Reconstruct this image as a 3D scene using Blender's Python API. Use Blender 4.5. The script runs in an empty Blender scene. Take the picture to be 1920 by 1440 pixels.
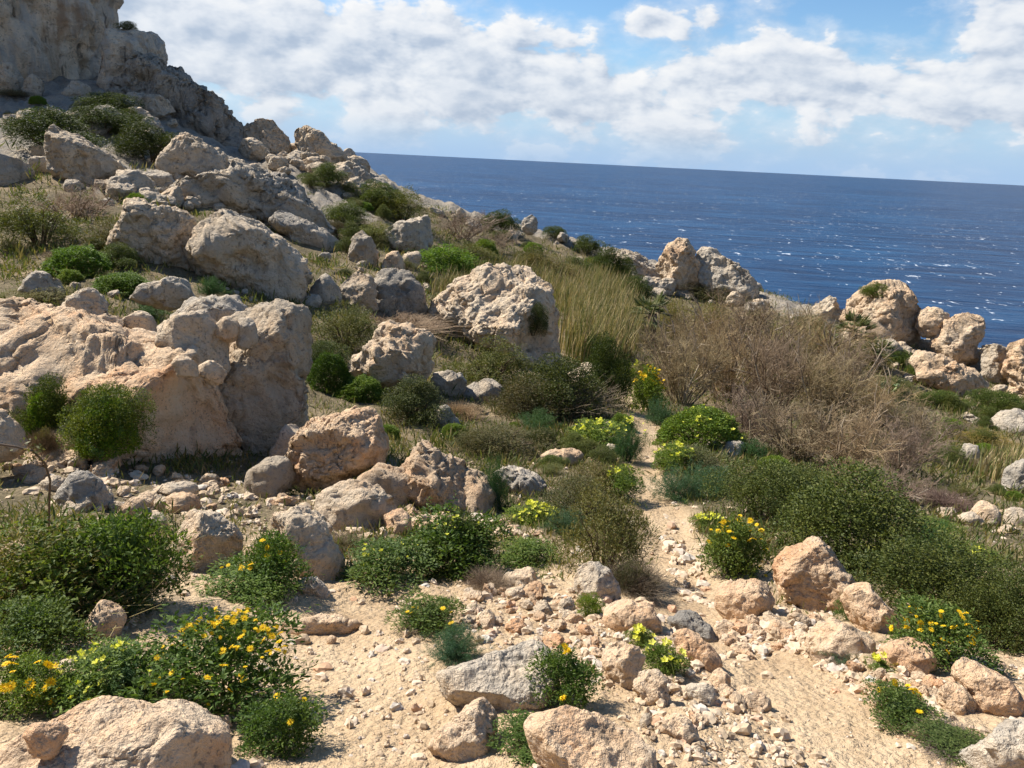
import bpy, math, random
import numpy as np
from mathutils import Matrix, Vector, Euler

R_ = math.radians
rng = np.random.default_rng(7)
random.seed(7)
scene = bpy.context.scene
C = scene.collection

# ------------------------------------------------------------------ camera
FPX, PITCH, ROLL, EYE = 1442.0, R_(16.3), R_(2.84), 1.6
cam_d = bpy.data.cameras.new('camera')
cam_d.sensor_fit = 'HORIZONTAL'; cam_d.sensor_width = 36.0
cam_d.lens = 36.0 * FPX / 1920.0
cam_d.clip_start = 0.05; cam_d.clip_end = 90000.0
cam = bpy.data.objects.new('camera', cam_d); C.objects.link(cam)
CAMROT = Euler((math.pi / 2 - PITCH, 0, 0)).to_matrix() @ Matrix.Rotation(ROLL, 3, 'Z')
cam.matrix_world = Matrix.Translation((0, 0, EYE)) @ CAMROT.to_4x4()
scene.camera = cam
CR = np.array(CAMROT)

# ------------------------------------------------------------------ light
SUN_AZ, SUN_EL = R_(-63), R_(46)          # azimuth from +Y towards +X
sdir = Vector((math.sin(SUN_AZ) * math.cos(SUN_EL), math.cos(SUN_AZ) * math.cos(SUN_EL), math.sin(SUN_EL)))
sl = bpy.data.lights.new('sun', 'SUN'); sl.energy = 5.0; sl.angle = R_(0.53); sl.color = (1.0, 0.95, 0.87)
so = bpy.data.objects.new('sun', sl); C.objects.link(so)
so.rotation_euler = sdir.to_track_quat('Z', 'Y').to_euler()
cy = scene.cycles
cy.max_bounces = 5; cy.diffuse_bounces = 3; cy.glossy_bounces = 2; cy.transmission_bounces = 3; cy.caustics_reflective = False; cy.caustics_refractive = False
vs = scene.view_settings
vs.view_transform = 'Standard'; vs.look = 'None'; vs.gamma = 1.0; vs.exposure = 0.78
vs.use_curve_mapping = False


class NT:
    """tiny helper for writing node trees"""
    def __init__(s, tree): s.t = tree; s.n = tree.nodes; s.l = tree.links
    def new(s, typ, **kw):
        n = s.n.new(typ)
        for k, v in kw.items(): setattr(n, k, v)
        return n
    def put(s, sock, v):
        if v is None: return
        if isinstance(v, bpy.types.NodeSocket): s.l.new(v, sock)
        else: sock.default_value = v
    def math(s, op, a, b=None, c=None, clamp=False):
        n = s.new('ShaderNodeMath', operation=op); n.use_clamp = clamp
        s.put(n.inputs[0], a); s.put(n.inputs[1], b); s.put(n.inputs[2], c); return n.outputs[0]
    def vmath(s, op, a, b=None):
        n = s.new('ShaderNodeVectorMath', operation=op); s.put(n.inputs[0], a); s.put(n.inputs[1], b); return n.outputs[0]
    def noise(s, vec, scale, detail=6, rough=0.55, dist=0.0, out=0):
        n = s.new('ShaderNodeTexNoise'); s.put(n.inputs['Vector'], vec); n.inputs['Scale'].default_value = scale
        n.inputs['Detail'].default_value = detail; n.inputs['Roughness'].default_value = rough
        n.inputs['Distortion'].default_value = dist; return n.outputs[out]
    def voro(s, vec, scale, feature='F1', rnd=1.0):
        n = s.new('ShaderNodeTexVoronoi', feature=feature); s.put(n.inputs['Vector'], vec)
        n.inputs['Scale'].default_value = scale; n.inputs['Randomness'].default_value = rnd; return n.outputs['Distance']
    def ramp(s, fac, stops, interp='LINEAR'):
        n = s.new('ShaderNodeValToRGB'); cr = n.color_ramp; cr.interpolation = interp
        while len(cr.elements) < len(stops): cr.elements.new(0.5)
        for e, (p, c) in zip(cr.elements, stops):
            e.position = p; e.color = (c, c, c, 1) if not isinstance(c, tuple) else (*c, 1)
        s.put(n.inputs[0], fac); return n.outputs[0]
    def mix(s, f, a, b, mode='MIX'):
        n = s.new('ShaderNodeMix', data_type='RGBA', blend_type=mode)
        s.put(n.inputs[0], f)
        for i, v in ((6, a), (7, b)):
            s.put(n.inputs[i], (*v, 1) if isinstance(v, tuple) and len(v) == 3 else v)
        return n.outputs[2]
    def maprange(s, v, a, b, c=0.0, d=1.0, smooth=True):
        n = s.new('ShaderNodeMapRange', interpolation_type='SMOOTHSTEP' if smooth else 'LINEAR')
        s.put(n.inputs[0], v); s.put(n.inputs[1], a); s.put(n.inputs[2], b); s.put(n.inputs[3], c); s.put(n.inputs[4], d)
        return n.outputs[0]
    def bump(s, h, strength, dist, normal=None):
        n = s.new('ShaderNodeBump'); n.inputs['Strength'].default_value = strength; n.inputs['Distance'].default_value = dist
        s.put(n.inputs['Height'], h)
        if normal is not None: s.put(n.inputs['Normal'], normal)
        return n.outputs[0]


# ------------------------------------------------------------------ world: sky with clouds
def build_world():
    w = bpy.data.worlds.new('World'); scene.world = w; w.use_nodes = True
    T = NT(w.node_tree); T.n.clear()
    sky = T.new('ShaderNodeTexSky', sky_type='NISHITA'); sky.sun_disc = False
    sky.sun_elevation = SUN_EL; sky.sun_rotation = SUN_AZ
    sky.altitude = 0; sky.air_density = 1.0; sky.dust_density = 0.0; sky.ozone_density = 4.0
    tc = T.new('ShaderNodeTexCoord'); d = tc.outputs['Generated']
    sp = T.new('ShaderNodeSeparateXYZ'); T.put(sp.inputs[0], d)
    az = T.math('MULTIPLY', T.math('ARCTAN2', sp.outputs[0], sp.outputs[1]), 57.2958)
    el = T.math('MULTIPLY', T.math('ARCSINE', sp.outputs[2]), 57.2958)
    cv = T.new('ShaderNodeCombineXYZ')
    # cloud coordinates: perspective squeezes clouds towards the horizon
    T.put(cv.inputs[0], T.math('MULTIPLY', az, 0.16)); T.put(cv.inputs[1], T.math('MULTIPLY', el, 0.30))
    T.put(cv.inputs[2], T.math('ADD', T.math('MULTIPLY', T.math('COSINE', T.math('MULTIPLY', az, 0.01745)), 1.5), 4.2))

    def blob(a, e, sa, se, amp):
        q = T.math('ADD', T.math('POWER', T.math('ABSOLUTE', T.math('DIVIDE', T.math('SUBTRACT', az, a), sa)), 2.0),
                   T.math('POWER', T.math('ABSOLUTE', T.math('DIVIDE', T.math('SUBTRACT', el, e), se)), 2.0))
        return T.math('MULTIPLY', T.math('EXPONENT', T.math('MULTIPLY', q, -1.0)), amp)
    bias = None
    for b in CLOUDS:
        x = blob(*b); bias = x if bias is None else T.math('ADD', bias, x)

    def dens(off, det, scale=1.5):
        return T.noise(T.vmath('ADD', cv.outputs[0], off), scale, det, 0.55, 0.1)
    d0 = dens((0, 0, 0), 7); s0 = dens((0, 0, 0), 4); d1 = dens((-0.12, 0.20, 0.0), 4)
    bias = T.math('ADD', bias, T.maprange(el, 11.0, 26.0, 0.0, -0.15))      # clouds thin out overhead
    base = T.math('ADD', d0, bias)
    mask = T.maprange(base, 0.50, 0.62)
    veil = T.maprange(base, 0.36, 0.60, 0.0, 0.42)
    mask = T.math('MAXIMUM', mask, veil)
    # keep the last degree above the sea clear of hard cloud shapes
    mask = T.math('MULTIPLY', mask, T.maprange(el, 0.2, 2.8, 0.25, 1.0))
    mask = T.math('MULTIPLY', mask, 0.96)
    # a thin bluish haze layer lies over the sea all round the horizon
    hazem = T.maprange(el, -1.0, 9.0, 0.95, 0.0)
    lit = T.math('ADD', T.math('MULTIPLY', T.math('SUBTRACT', s0, d1), 2.0), 0.74, clamp=True)
    thick = T.maprange(base, 0.60, 1.0, 1.0, 0.68)
    lit = T.math('MULTIPLY', lit, thick)
    lit = T.math('MULTIPLY', lit, T.maprange(el, 0.5, 6.0, 0.72, 1.0))
    ccol = T.ramp(lit, [(0.0, (0.36, 0.45, 0.60)), (0.40, (0.50, 0.585, 0.715)), (0.72, (0.80, 0.84, 0.90)), (1.0, (0.98, 0.98, 0.98))])
    # slight saturation of the clear sky
    hs = T.new('ShaderNodeHueSaturation'); hs.inputs['Saturation'].default_value = 1.12
    hs.inputs['Value'].default_value = 1.0; T.put(hs.inputs['Color'], sky.outputs[0])
    b0 = T.new('ShaderNodeBackground'); T.put(b0.inputs[0], hs.outputs[0]); b0.inputs[1].default_value = SKY_STR
    bh = T.new('ShaderNodeBackground'); bh.inputs[0].default_value = (0.205, 0.325, 0.50, 1); bh.inputs[1].default_value = 1.0
    b1 = T.new('ShaderNodeMixShader'); T.put(b1.inputs[0], hazem); T.l.new(b0.outputs[0], b1.inputs[1]); T.l.new(bh.outputs[0], b1.inputs[2])
    b2 = T.new('ShaderNodeBackground'); T.put(b2.inputs[0], ccol); b2.inputs[1].default_value = 0.58
    mx = T.new('ShaderNodeMixShader'); T.put(mx.inputs[0], mask); T.l.new(b1.outputs[0], mx.inputs[1]); T.l.new(b2.outputs[0], mx.inputs[2])
    o = T.new('ShaderNodeOutputWorld'); T.l.new(mx.outputs[0], o.inputs[0])


SKY_STR = 0.082
# az, el, width, height (degrees), amount : banks of cloud and clear gaps
CLOUDS = [(-18, 6.0, 15, 3.0, 0.26), (0, 4.6, 14, 2.4, 0.22), (-27, 9.5, 9, 4, 0.20), (16, 6.0, 8, 2.0, 0.22),
          (33, 9.0, 6.0, 4.5, 0.30), (31, 5.0, 9, 1.8, 0.16), (8.0, 9.2, 1.5, 0.8, 0.22),
          (5, 11.8, 13, 2.0, -0.24), (23, 9.8, 3.6, 2.2, -0.28), (8, 7.4, 3.5, .9, -0.12), (-60, 8, 22, 5, 0.08), (75, 8, 25, 6, 0.08),
          (130, 9, 30, 6, 0.08), (-130, 9, 35, 6, 0.08)]
build_world()


# ------------------------------------------------------------------ numpy noise
_perm = np.random.default_rng(3).permutation(256).astype(np.int64)
_perm = np.concatenate([_perm, _perm, _perm])
_g = np.random.default_rng(4).normal(size=(256, 3)); _g /= np.linalg.norm(_g, axis=1)[:, None]


def perlin(p):
    p = np.asarray(p, float); i = np.floor(p).astype(np.int64); f = p - i; i &= 255
    u = f * f * f * (f * (f * 6 - 15) + 10)
    out = 0
    for dx in (0, 1):
        for dy in (0, 1):
            for dz in (0, 1):
                h = _perm[_perm[_perm[i[:, 0] + dx] + i[:, 1] + dy] + i[:, 2] + dz]
                g = _g[h]
                dd = g[:, 0] * (f[:, 0] - dx) + g[:, 1] * (f[:, 1] - dy) + g[:, 2] * (f[:, 2] - dz)
                wx = u[:, 0] if dx else 1 - u[:, 0]; wy = u[:, 1] if dy else 1 - u[:, 1]; wz = u[:, 2] if dz else 1 - u[:, 2]
                out = out + dd * wx * wy * wz
    return out * 1.6


def fbm(p, octs=4, gain=0.5, lac=2.03, ridged=False):
    a, s, t = 1.0, 0.0, 0.0
    p = np.array(p, float)
    for k in range(octs):
        n = perlin(p + 17.3 * k)
        if ridged: n = 1 - 2 * np.abs(n)
        s = s + a * n; t += a; a *= gain; p = p * lac
    return s / t


# ------------------------------------------------------------------ pixels <-> world
def rays(px, py):
    px = np.asarray(px, float); py = np.asarray(py, float)
    v = np.stack([(px - 960) / FPX, -(py - 720) / FPX, -np.ones_like(px)], -1)
    return v @ CR.T


def at_y(px, py, Y):
    d = rays(px, py); t = Y / d[..., 1]
    return np.stack([d[..., 0] * t, d[..., 1] * t, EYE + d[..., 2] * t], -1)


# ------------------------------------------------------------------ terrain
CTRL = [  # px, py, forward distance in metres: points of the bare ground
    (-400, 1440, 2.0), (0, 1440, 2.05), (350, 1440, 2.1), (700, 1440, 2.1), (1300, 1440, 2.2), (1900, 1440, 2.35), (2300, 1440, 2.5),
    (-300, 1300, 2.6), (0, 1300, 2.65), (650, 1300, 2.75), (1300, 1300, 2.95), (1900, 1300, 3.15), (2300, 1300, 3.3),
    (0, 1180, 3.4), (450, 1150, 3.9), (800, 1150, 4.1), (1300, 1150, 4.4), (1900, 1200, 4.4),
    (-300, 1050, 4.2), (100, 1050, 4.6), (450, 1060, 5.0), (850, 1050, 5.9), (1290, 1050, 6.2), (1600, 1080, 6.0), (1900, 1100, 6.3),
    (300, 920, 7.6), (700, 920, 8.6), (950, 900, 10.0), (1230, 900, 10.4), (1500, 960, 9.2), (1900, 1000, 9.8), (2300, 1050, 8.5),
    (-200, 820, 9.0), (50, 820, 9.2), (560, 820, 11.5), (1215, 810, 15.0), (1420, 860, 14.0), (1900, 900, 17.0),
    (150, 560, 16.0), (-150, 560, 16.5), (850, 700, 18.5), (1185, 745, 20.5), (1600, 800, 20.5), (1900, 820, 28.0), (2300, 860, 26.0),
    (600, 620, 18.5), (60, 420, 24.0), (-250, 420, 24.0), (600, 490, 29.0), (1150, 650, 30.0), (1400, 700, 31.0), (1700, 760, 33.0),
    (100, 340, 31.0), (-250, 330, 31.0), (350, 380, 34.0), (750, 460, 39.0), (600, 400, 43.0), (1000, 540, 42.0), (1150, 560, 47.0),
    (150, 255, 45.0), (300, 300, 45.0), (-250, 240, 45.0), (60, 190, 54.0), (200, 190, 55.0), (330, 230, 57.0), (-250, 160, 56.0),
    (450, 290, 58.0), (560, 310, 60.0), (660, 330, 62.0), (760, 380, 63.0), (900, 425, 64.0), (1030, 455, 66.0), (1180, 490, 68.0),
    (1300, 560, 56.0), (1440, 575, 54.0), (1520, 605, 50.0), (1700, 690, 43.0), (1850, 740, 40.0), (2200, 800, 40.0),
]
WORLD = [(0, 0, 0), (-3, 0, 0.7), (3, 0, -0.7), (0, -3, 0.7), (-5, -5, 2.2), (5, -5, 0.2), (0, -15, 3), (-20, -15, 9), (20, -15, -4),
         (-15, 0, 4.5), (15, 0, -4), (-40, 0, 14), (40, 0, -12), (0, -60, 10), (-60, 20, 22), (60, 20, -20), (-60, -60, 25), (60, -60, -15)]
cp = np.array(CTRL, float)
pts = np.concatenate([at_y(cp[:, 0], cp[:, 1], cp[:, 2]), np.array(WORLD, float)])


def warp(x, y):
    r = np.sqrt(x * x + y * y); th = np.arctan2(x, y)
    L = np.log(r + 2.0)
    k = r / (r + 1.0)
    return np.stack([L * 1.0 * np.cos(th) * k, L * 1.0 * np.sin(th) * k * 1.25], -1)


_wp = warp(pts[:, 0], pts[:, 1])


def _kern(d): return np.where(d > 1e-9, d * d * np.log(d + 1e-12), 0.0)


def _solve():
    n = len(_wp); K = _kern(np.linalg.norm(_wp[:, None] - _wp[None], axis=2)) + np.eye(n) * 2e-3
    P = np.concatenate([np.ones((n, 1)), _wp], 1)
    A = np.block([[K, P], [P.T, np.zeros((3, 3))]])
    return np.linalg.solve(A, np.concatenate([pts[:, 2], np.zeros(3)]))


_ws = _solve()


def h_smooth(x, y):
    w = warp(x, y); out = np.empty(len(w))
    for s in range(0, len(w), 40000):
        q = w[s:s + 40000]
        out[s:s + 40000] = _kern(np.linalg.norm(q[:, None] - _wp[None], axis=2)) @ _ws[:len(_wp)] + _ws[-3] + q @ _ws[-2:]
    return out


# the crest beyond which the land falls to the sea, by azimuth (degrees)
CREST_A = np.array([-180, -60, -45, -28, -15, 0, 8, 14, 18, 24, 30, 36, 60, 180.])
CREST_R = np.array([150, 150, 110, 84, 70, 69, 71, 63, 59, 55, 54, 55, 70, 150.])
SEA_Z = -78.0
PATHS = [  # pixel trail, half width in metres
    [(1750, 1560, .5), (1640, 1440, .45), (1560, 1350, .42), (1500, 1270, .40), (1430, 1215, .34), (1330, 1165, .26), (1290, 1100, .32), (1275, 1040, .36),
     (1245, 970, .36), (1220, 900, .33), (1205, 860, .30), (1225, 815, .34), (1200, 775, .3), (1185, 745, .3), (1175, 720, .3)],
    [(760, 1560, .55), (700, 1440, .5), (660, 1330, .46), (610, 1220, .40), (590, 1160, .38), (690, 1125, .3), (740, 1115, .22)],
]
THF = np.radians(np.concatenate([np.linspace(-180, -50, 33)[:-1], np.arange(-50, 48.01, 0.22), np.linspace(48.2, 180, 33)[1:]]))
LR = np.linspace(math.log(0.35), math.log(230.0), 470)
RR = np.exp(LR)
gth, gr = np.meshgrid(THF, RR)
GX, GY = (gr * np.sin(gth)).ravel(), (gr * np.cos(gth)).ravel()
Z0 = h_smooth(GX, GY)
_rr = gr.ravel(); _aa = np.degrees(gth.ravel())
_over = _rr - np.interp(_aa, CREST_A, CREST_R)
_soft = np.where(_over > 0, _over ** 2 / (np.abs(_over) + 5.0), 0)
_rim = np.interp(_aa, CREST_A, CREST_R)
Z0 = np.where(_over > 0, Z0 * np.exp(-np.maximum(_over, 0) / 15) + (-6) * (1 - np.exp(-np.maximum(_over, 0) / 15)), Z0) - 1.25 * _soft
Z0 = np.maximum(Z0, SEA_Z - 12)


def zgrid(Z): return Z.reshape(len(RR), len(THF))


def hz(x, y, Z=None):
    G = zgrid(ZT if Z is None else Z)
    x = np.atleast_1d(np.asarray(x, float)); y = np.atleast_1d(np.asarray(y, float))
    r = np.clip(np.sqrt(x * x + y * y), RR[0], RR[-1] * 0.999); th = np.arctan2(x, y)
    fi = (np.log(r) - LR[0]) / (LR[1] - LR[0]); i = np.clip(fi.astype(int), 0, len(RR) - 2); fi = fi - i
    j = np.clip(np.searchsorted(THF, th) - 1, 0, len(THF) - 2); fj = (th - THF[j]) / (THF[j + 1] - THF[j])
    return (G[i, j] * (1 - fi) * (1 - fj) + G[i + 1, j] * fi * (1 - fj) + G[i, j + 1] * (1 - fi) * fj + G[i + 1, j + 1] * fi * fj)


_TS = np.exp(np.linspace(math.log(1.2), math.log(220), 1500))


def hit(px, py, Z=None):
    """first point of the ground seen through a pixel of the photograph"""
    d = rays(px, py); d = d / d[1]
    P = d[None] * _TS[:, None]; P[:, 2] += EYE
    below = P[:, 2] < hz(P[:, 0], P[:, 1], Z)
    k = int(np.argmax(below)) if below.any() else None
    if k is None: return None
    k = max(k, 1); a, b = _TS[k - 1], _TS[k]
    for _ in range(12):
        m = (a + b) / 2; q = d * m
        if q[2] + EYE < hz(q[0], q[1], Z)[0]: b = m
        else: a = m
    q = d * b; return np.array([q[0], q[1], q[2] + EYE])


ZT = Z0.copy()
# path mask from distance to the trails on the ground
pathd = np.full(len(GX), 9.0)
PATH_SEGS = []
for tr in PATHS:
    w = [(hit(a, b, Z0), c) for a, b, c in tr]
    w = [q for q in w if q[0] is not None]
    for (p, a), (q, b) in zip(w[:-1], w[1:]): PATH_SEGS.append((p[:2], q[:2], a, b))


def path_dist(x, y):
    out = np.full(len(x), 9.0)
    for p, q, a, b in PATH_SEGS:
        v = q - p; L2 = (v ** 2).sum()
        t = np.clip(((x - p[0]) * v[0] + (y - p[1]) * v[1]) / L2, 0, 1)
        dd = np.hypot(x - p[0] - t * v[0], y - p[1] - t * v[1])
        out = np.minimum(out, dd / (a + (b - a) * t))
    return out


pathd = path_dist(GX, GY)
P3 = np.stack([GX, GY, np.zeros_like(GX)], 1)
_wob = fbm(P3 * 1.3, 3)
pm = np.clip(1.45 - (pathd + 0.55 * _wob), 0, 1)          # 1 on the path
# rocky hillside mask: the high left ground and the far crest
_az = _aa
rockm = np.clip((_rr - 30) / 18, 0, 1) * np.clip((-6 - _az) / 8, 0, 1)
rockm = np.clip(rockm + np.clip((_rr - np.interp(_aa, CREST_A, CREST_R) + 7) / 5, 0, 1), 0, 1)
rockm = np.clip(rockm + 0.9 * (fbm(P3 * 0.22 + 9, 3) - 0.05) * (rockm > 0.02), 0, 1)
nearw = 1 / (1 + (_rr / 9) ** 2)
_am = 1 - 0.75 * pm
dz = _am * (0.05 * fbm(P3 * 2.2, 3) + 0.03 * fbm(P3 * 7.0, 3) * np.clip(14 / (_rr + 1), 0, 1)) + 0.014 * fbm(P3 * 16, 3) * np.clip(9 / (_rr + 1), 0, 1)
dz += np.clip((_rr - 8) / 25, 0, 1) * 0.28 * fbm(P3 * 0.6 + 4, 4)
dz += rockm * (0.8 * fbm(P3 * 0.33 + 2, 5, 0.6, ridged=True) + 0.30 * fbm(P3 * 1.9, 3, .6, ridged=True))
dz -= 0.10 * pm * np.clip(1 - np.abs(_rr - 8) / 30, 0, 1)
ZT = Z0 + dz

# ------------------------------------------------------------------ mesh helpers
def mesh_np(name, V, F, mat=None, smooth=True):
    """V (n,3) and F (m,3 or 4) arrays -> mesh"""
    me = bpy.data.meshes.new(name)
    V = np.ascontiguousarray(V, np.float32); F = np.ascontiguousarray(F, np.int32)
    k = F.shape[1]
    me.vertices.add(len(V)); me.vertices.foreach_set('co', V.ravel())
    me.loops.add(F.size); me.loops.foreach_set('vertex_index', F.ravel())
    me.polygons.add(len(F)); me.polygons.foreach_set('loop_start', np.arange(0, F.size, k, dtype=np.int32))
    me.polygons.foreach_set('use_smooth', np.full(len(F), smooth, dtype=bool))
    me.update(calc_edges=True)
    if mat: me.materials.append(mat)
    return me


def link(name, me, parent=None, loc=(0, 0, 0)):
    o = bpy.data.objects.new(name, me); C.objects.link(o)
    o.location = loc
    if parent is not None: o.parent = parent
    return o


def tag(o, label=None, cat=None, group=None, kind=None):
    if label: o['label'] = label
    if cat: o['category'] = cat
    if group: o['group'] = group
    if kind: o['kind'] = kind
    return o


def ico(sub):
    import bmesh
    bm = bmesh.new(); bmesh.ops.create_icosphere(bm, subdivisions=sub, radius=1.0)
    V = np.array([v.co[:] for v in bm.verts]); F = np.array([[v.index for v in f.verts] for f in bm.faces]); bm.free()
    return V, F


ICO = {}


def get_ico(s):
    if s not in ICO: ICO[s] = ico(s)
    return ICO[s]


# ------------------------------------------------------------------ materials
def new_mat(name):
    m = bpy.data.materials.new(name); m.use_nodes = True
    T = NT(m.node_tree); T.n.clear()
    o = T.new('ShaderNodeOutputMaterial')
    return m, T, o


def principled(T, o, col, rough=0.9, normal=None, spec=0.2):
    b = T.new('ShaderNodeBsdfPrincipled'); T.put(b.inputs['Base Color'], col); T.put(b.inputs['Roughness'], rough)
    b.inputs['Specular IOR Level'].default_value = spec
    if normal is not None: T.put(b.inputs['Normal'], normal)
    T.l.new(b.outputs[0], o.inputs[0]); return b


def rock_colour(T, v, warm, light):
    n1 = T.noise(v, 0.9, 4, 0.6, 0.3); n2 = T.noise(v, 4.2, 5, 0.65); n4 = T.noise(v, 34.0, 3, 0.65)
    f1 = T.math('ADD', T.math('ADD', T.math('MULTIPLY', n1, 0.85), T.math('MULTIPLY', n2, 0.6)), T.math('SUBTRACT', T.math('MULTIPLY', warm, 0.72), 0.51))
    col = T.ramp(f1, [(0.18, (0.31, 0.28, 0.24)), (0.38, (0.46, 0.395, 0.31)), (0.58, (0.60, 0.475, 0.335)), (0.78, (0.63, 0.44, 0.275)), (0.97, (0.57, 0.325, 0.175))])
    col = T.mix(T.maprange(n4, 0.42, 0.30, 0.0, 0.5), col, (0.62, 0.535, 0.42))
    sp = T.math('MULTIPLY', T.maprange(n4, 0.54, 0.66), T.maprange(n2, 0.36, 0.62, 0.12, 0.70))
    col = T.mix(sp, col, (0.16, 0.14, 0.12))
    st = T.noise(T.vmath('MULTIPLY', v, (2.0, 2.0, 0.45)), 1.6, 4, 0.65)
    col = T.mix(T.maprange(st, 0.55, 0.70, 0.0, 0.5), col, (0.19, 0.14, 0.09))
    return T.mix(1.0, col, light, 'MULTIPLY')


def make_rock_mat(name='limestone', streaks=False):
    m, T, o = new_mat(name)
    tc = T.new('ShaderNodeTexCoord'); oi = T.new('ShaderNodeObjectInfo')
    off = T.new('ShaderNodeCombineXYZ'); T.put(off.inputs[0], T.math('MULTIPLY', oi.outputs['Random'], 37.0)); T.put(off.inputs[1], T.math('MULTIPLY', oi.outputs['Random'], 91.0))
    v = T.vmath('ADD', tc.outputs['Object'], off.outputs[0])
    sc = T.new('ShaderNodeSeparateColor'); T.put(sc.inputs[0], oi.outputs['Color'])
    # object colour: red = warmth, green = lightness, blue = pattern scale, alpha = coarseness of the relief
    v = T.vmath('MULTIPLY', v, T.vmath('ADD', sc.outputs[2], (0, 0, 0)))
    lt = T.new('ShaderNodeCombineColor')
    for k in range(3): T.put(lt.inputs[k], sc.outputs[1])
    col = rock_colour(T, v, sc.outputs[0], lt.outputs[0])
    if streaks:
        sv = T.vmath('MULTIPLY', v, (2.0, 2.0, 0.30)); s1 = T.noise(sv, 2.2, 5, 0.62); s2 = T.noise(T.vmath('ADD', sv, (7, 3, 1)), 1.5, 4, 0.6)
        col = T.mix(T.maprange(s1, .50, .62, 0, .75), col, (0.46, 0.43, 0.38)); col = T.mix(T.maprange(s2, .54, .66, 0, .7), col, (0.34, 0.20, 0.10)); col = T.mix(T.maprange(s1, .44, .34, 0, .8), col, (0.10, 0.085, 0.07))
    h1 = T.noise(v, 9.0, 6, 0.70); h2 = T.voro(v, 17.0)
    pit = T.maprange(h2, 0.0, 0.30, 0.0, 1.0)
    h = T.math('ADD', h1, T.math('MULTIPLY', pit, 0.16))
    nb = T.bump(h, 1.0, 0.10); T.put(nb.node.inputs['Distance'], T.math('DIVIDE', 0.09, T.math('MAXIMUM', oi.outputs['Alpha'], 0.12)))
    principled(T, o, col, 0.92, nb, 0.15)
    return m


def make_ground_mat():
    m, T, o = new_mat('hillside_ground')
    geo = T.new('ShaderNodeNewGeometry'); v = geo.outputs['Position']
    at = T.new('ShaderNodeAttribute', attribute_name='mask')
    s = T.new('ShaderNodeSeparateColor'); T.put(s.inputs[0], at.outputs['Color'])
    path, rock, veg = s.outputs[0], s.outputs[1], s.outputs[2]
    n1 = T.noise(v, 1.1, 4, 0.6); n2 = T.noise(v, 9.0, 6, 0.68); n3 = T.noise(v, 60.0, 2, 0.6)
    soil = T.ramp(T.math('ADD', T.math('MULTIPLY', n1, 0.6), T.math('MULTIPLY', n2, 0.45)), [(0.32, (0.29, 0.195, 0.115)), (0.50, (0.45, 0.32, 0.19)), (0.70, (0.55, 0.415, 0.265))])
    soil = T.mix(T.maprange(n3, 0.52, 0.68, 0, 0.35), soil, (0.60, 0.47, 0.33))
    vg = T.ramp(T.math('ADD', T.math('MULTIPLY', n2, 0.65), T.math('MULTIPLY', n1, 0.4)), [(0.34, (0.085, 0.07, 0.042)), (0.48, (0.13, 0.105, 0.06)), (0.60, (0.21, 0.165, 0.10)), (0.75, (0.34, 0.265, 0.17))])
    rk = rock_colour(T, v, 0.18, (0.78, 0.78, 0.78, 1))
    col = T.mix(veg, soil, vg)
    rf = T.math('ADD', rock, T.math('MULTIPLY', T.math('SUBTRACT', n1, 0.5), 0.9)); rf = T.math('MULTIPLY', T.maprange(rf, 0.35, 0.6), T.maprange(rock, 0.02, 0.15))
    col = T.mix(path, col, soil)
    vv = T.voro(v, 24.0)
    h = T.math('ADD', n2, T.math('ADD', T.math('MULTIPLY', vv, -0.4), T.math('MULTIPLY', n3, 0.35)))
    nb = T.bump(h, 1.0, 0.045)
    b1 = principled(T, o, col, 0.95, nb, 0.1)
    h2 = T.noise(v, 2.2, 6, 0.7); nb2 = T.bump(h2, 1.0, 0.35)
    b2 = principled(T, o, rk, 0.95, nb2, 0.1)
    mx = T.new('ShaderNodeMixShader'); T.put(mx.inputs[0], rf); T.l.new(b1.outputs[0], mx.inputs[1]); T.l.new(b2.outputs[0], mx.inputs[2])
    T.l.new(mx.outputs[0], o.inputs[0])
    return m


def leaf_mat(name, cols, trans=0.3, rough=0.6, spec=0.25, hue_noise=True):
    m, T, o = new_mat(name)
    geo = T.new('ShaderNodeNewGeometry'); oi = T.new('ShaderNodeObjectInfo')
    n = len(cols)
    c = T.ramp(geo.outputs['Random Per Island'], [(k / max(1, n - 1), cc) for k, cc in enumerate(cols)])
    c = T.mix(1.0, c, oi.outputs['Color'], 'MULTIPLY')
    if hue_noise:
        nz = T.noise(geo.outputs['Position'], 2.6, 3, 0.6)
        c = T.mix(T.maprange(nz, 0.35, 0.68, 0.0, 0.55), c, T.mix(1.0, c, (1.25, 1.05, 0.62), 'MULTIPLY'))
    b = T.new('ShaderNodeBsdfPrincipled'); T.put(b.inputs['Base Color'], c); b.inputs['Roughness'].default_value = rough
    b.inputs['Specular IOR Level'].default_value = spec
    if trans > 0:
        t = T.new('ShaderNodeBsdfTranslucent'); T.put(t.inputs[0], T.mix(1.0, c, (1.25, 1.3, 0.7), 'MULTIPLY'))
        mx = T.new('ShaderNodeMixShader'); mx.inputs[0].default_value = trans
        T.l.new(b.outputs[0], mx.inputs[1]); T.l.new(t.outputs[0], mx.inputs[2]); T.l.new(mx.outputs[0], o.inputs[0])
    else: T.l.new(b.outputs[0], o.inputs[0])
    return m


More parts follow.
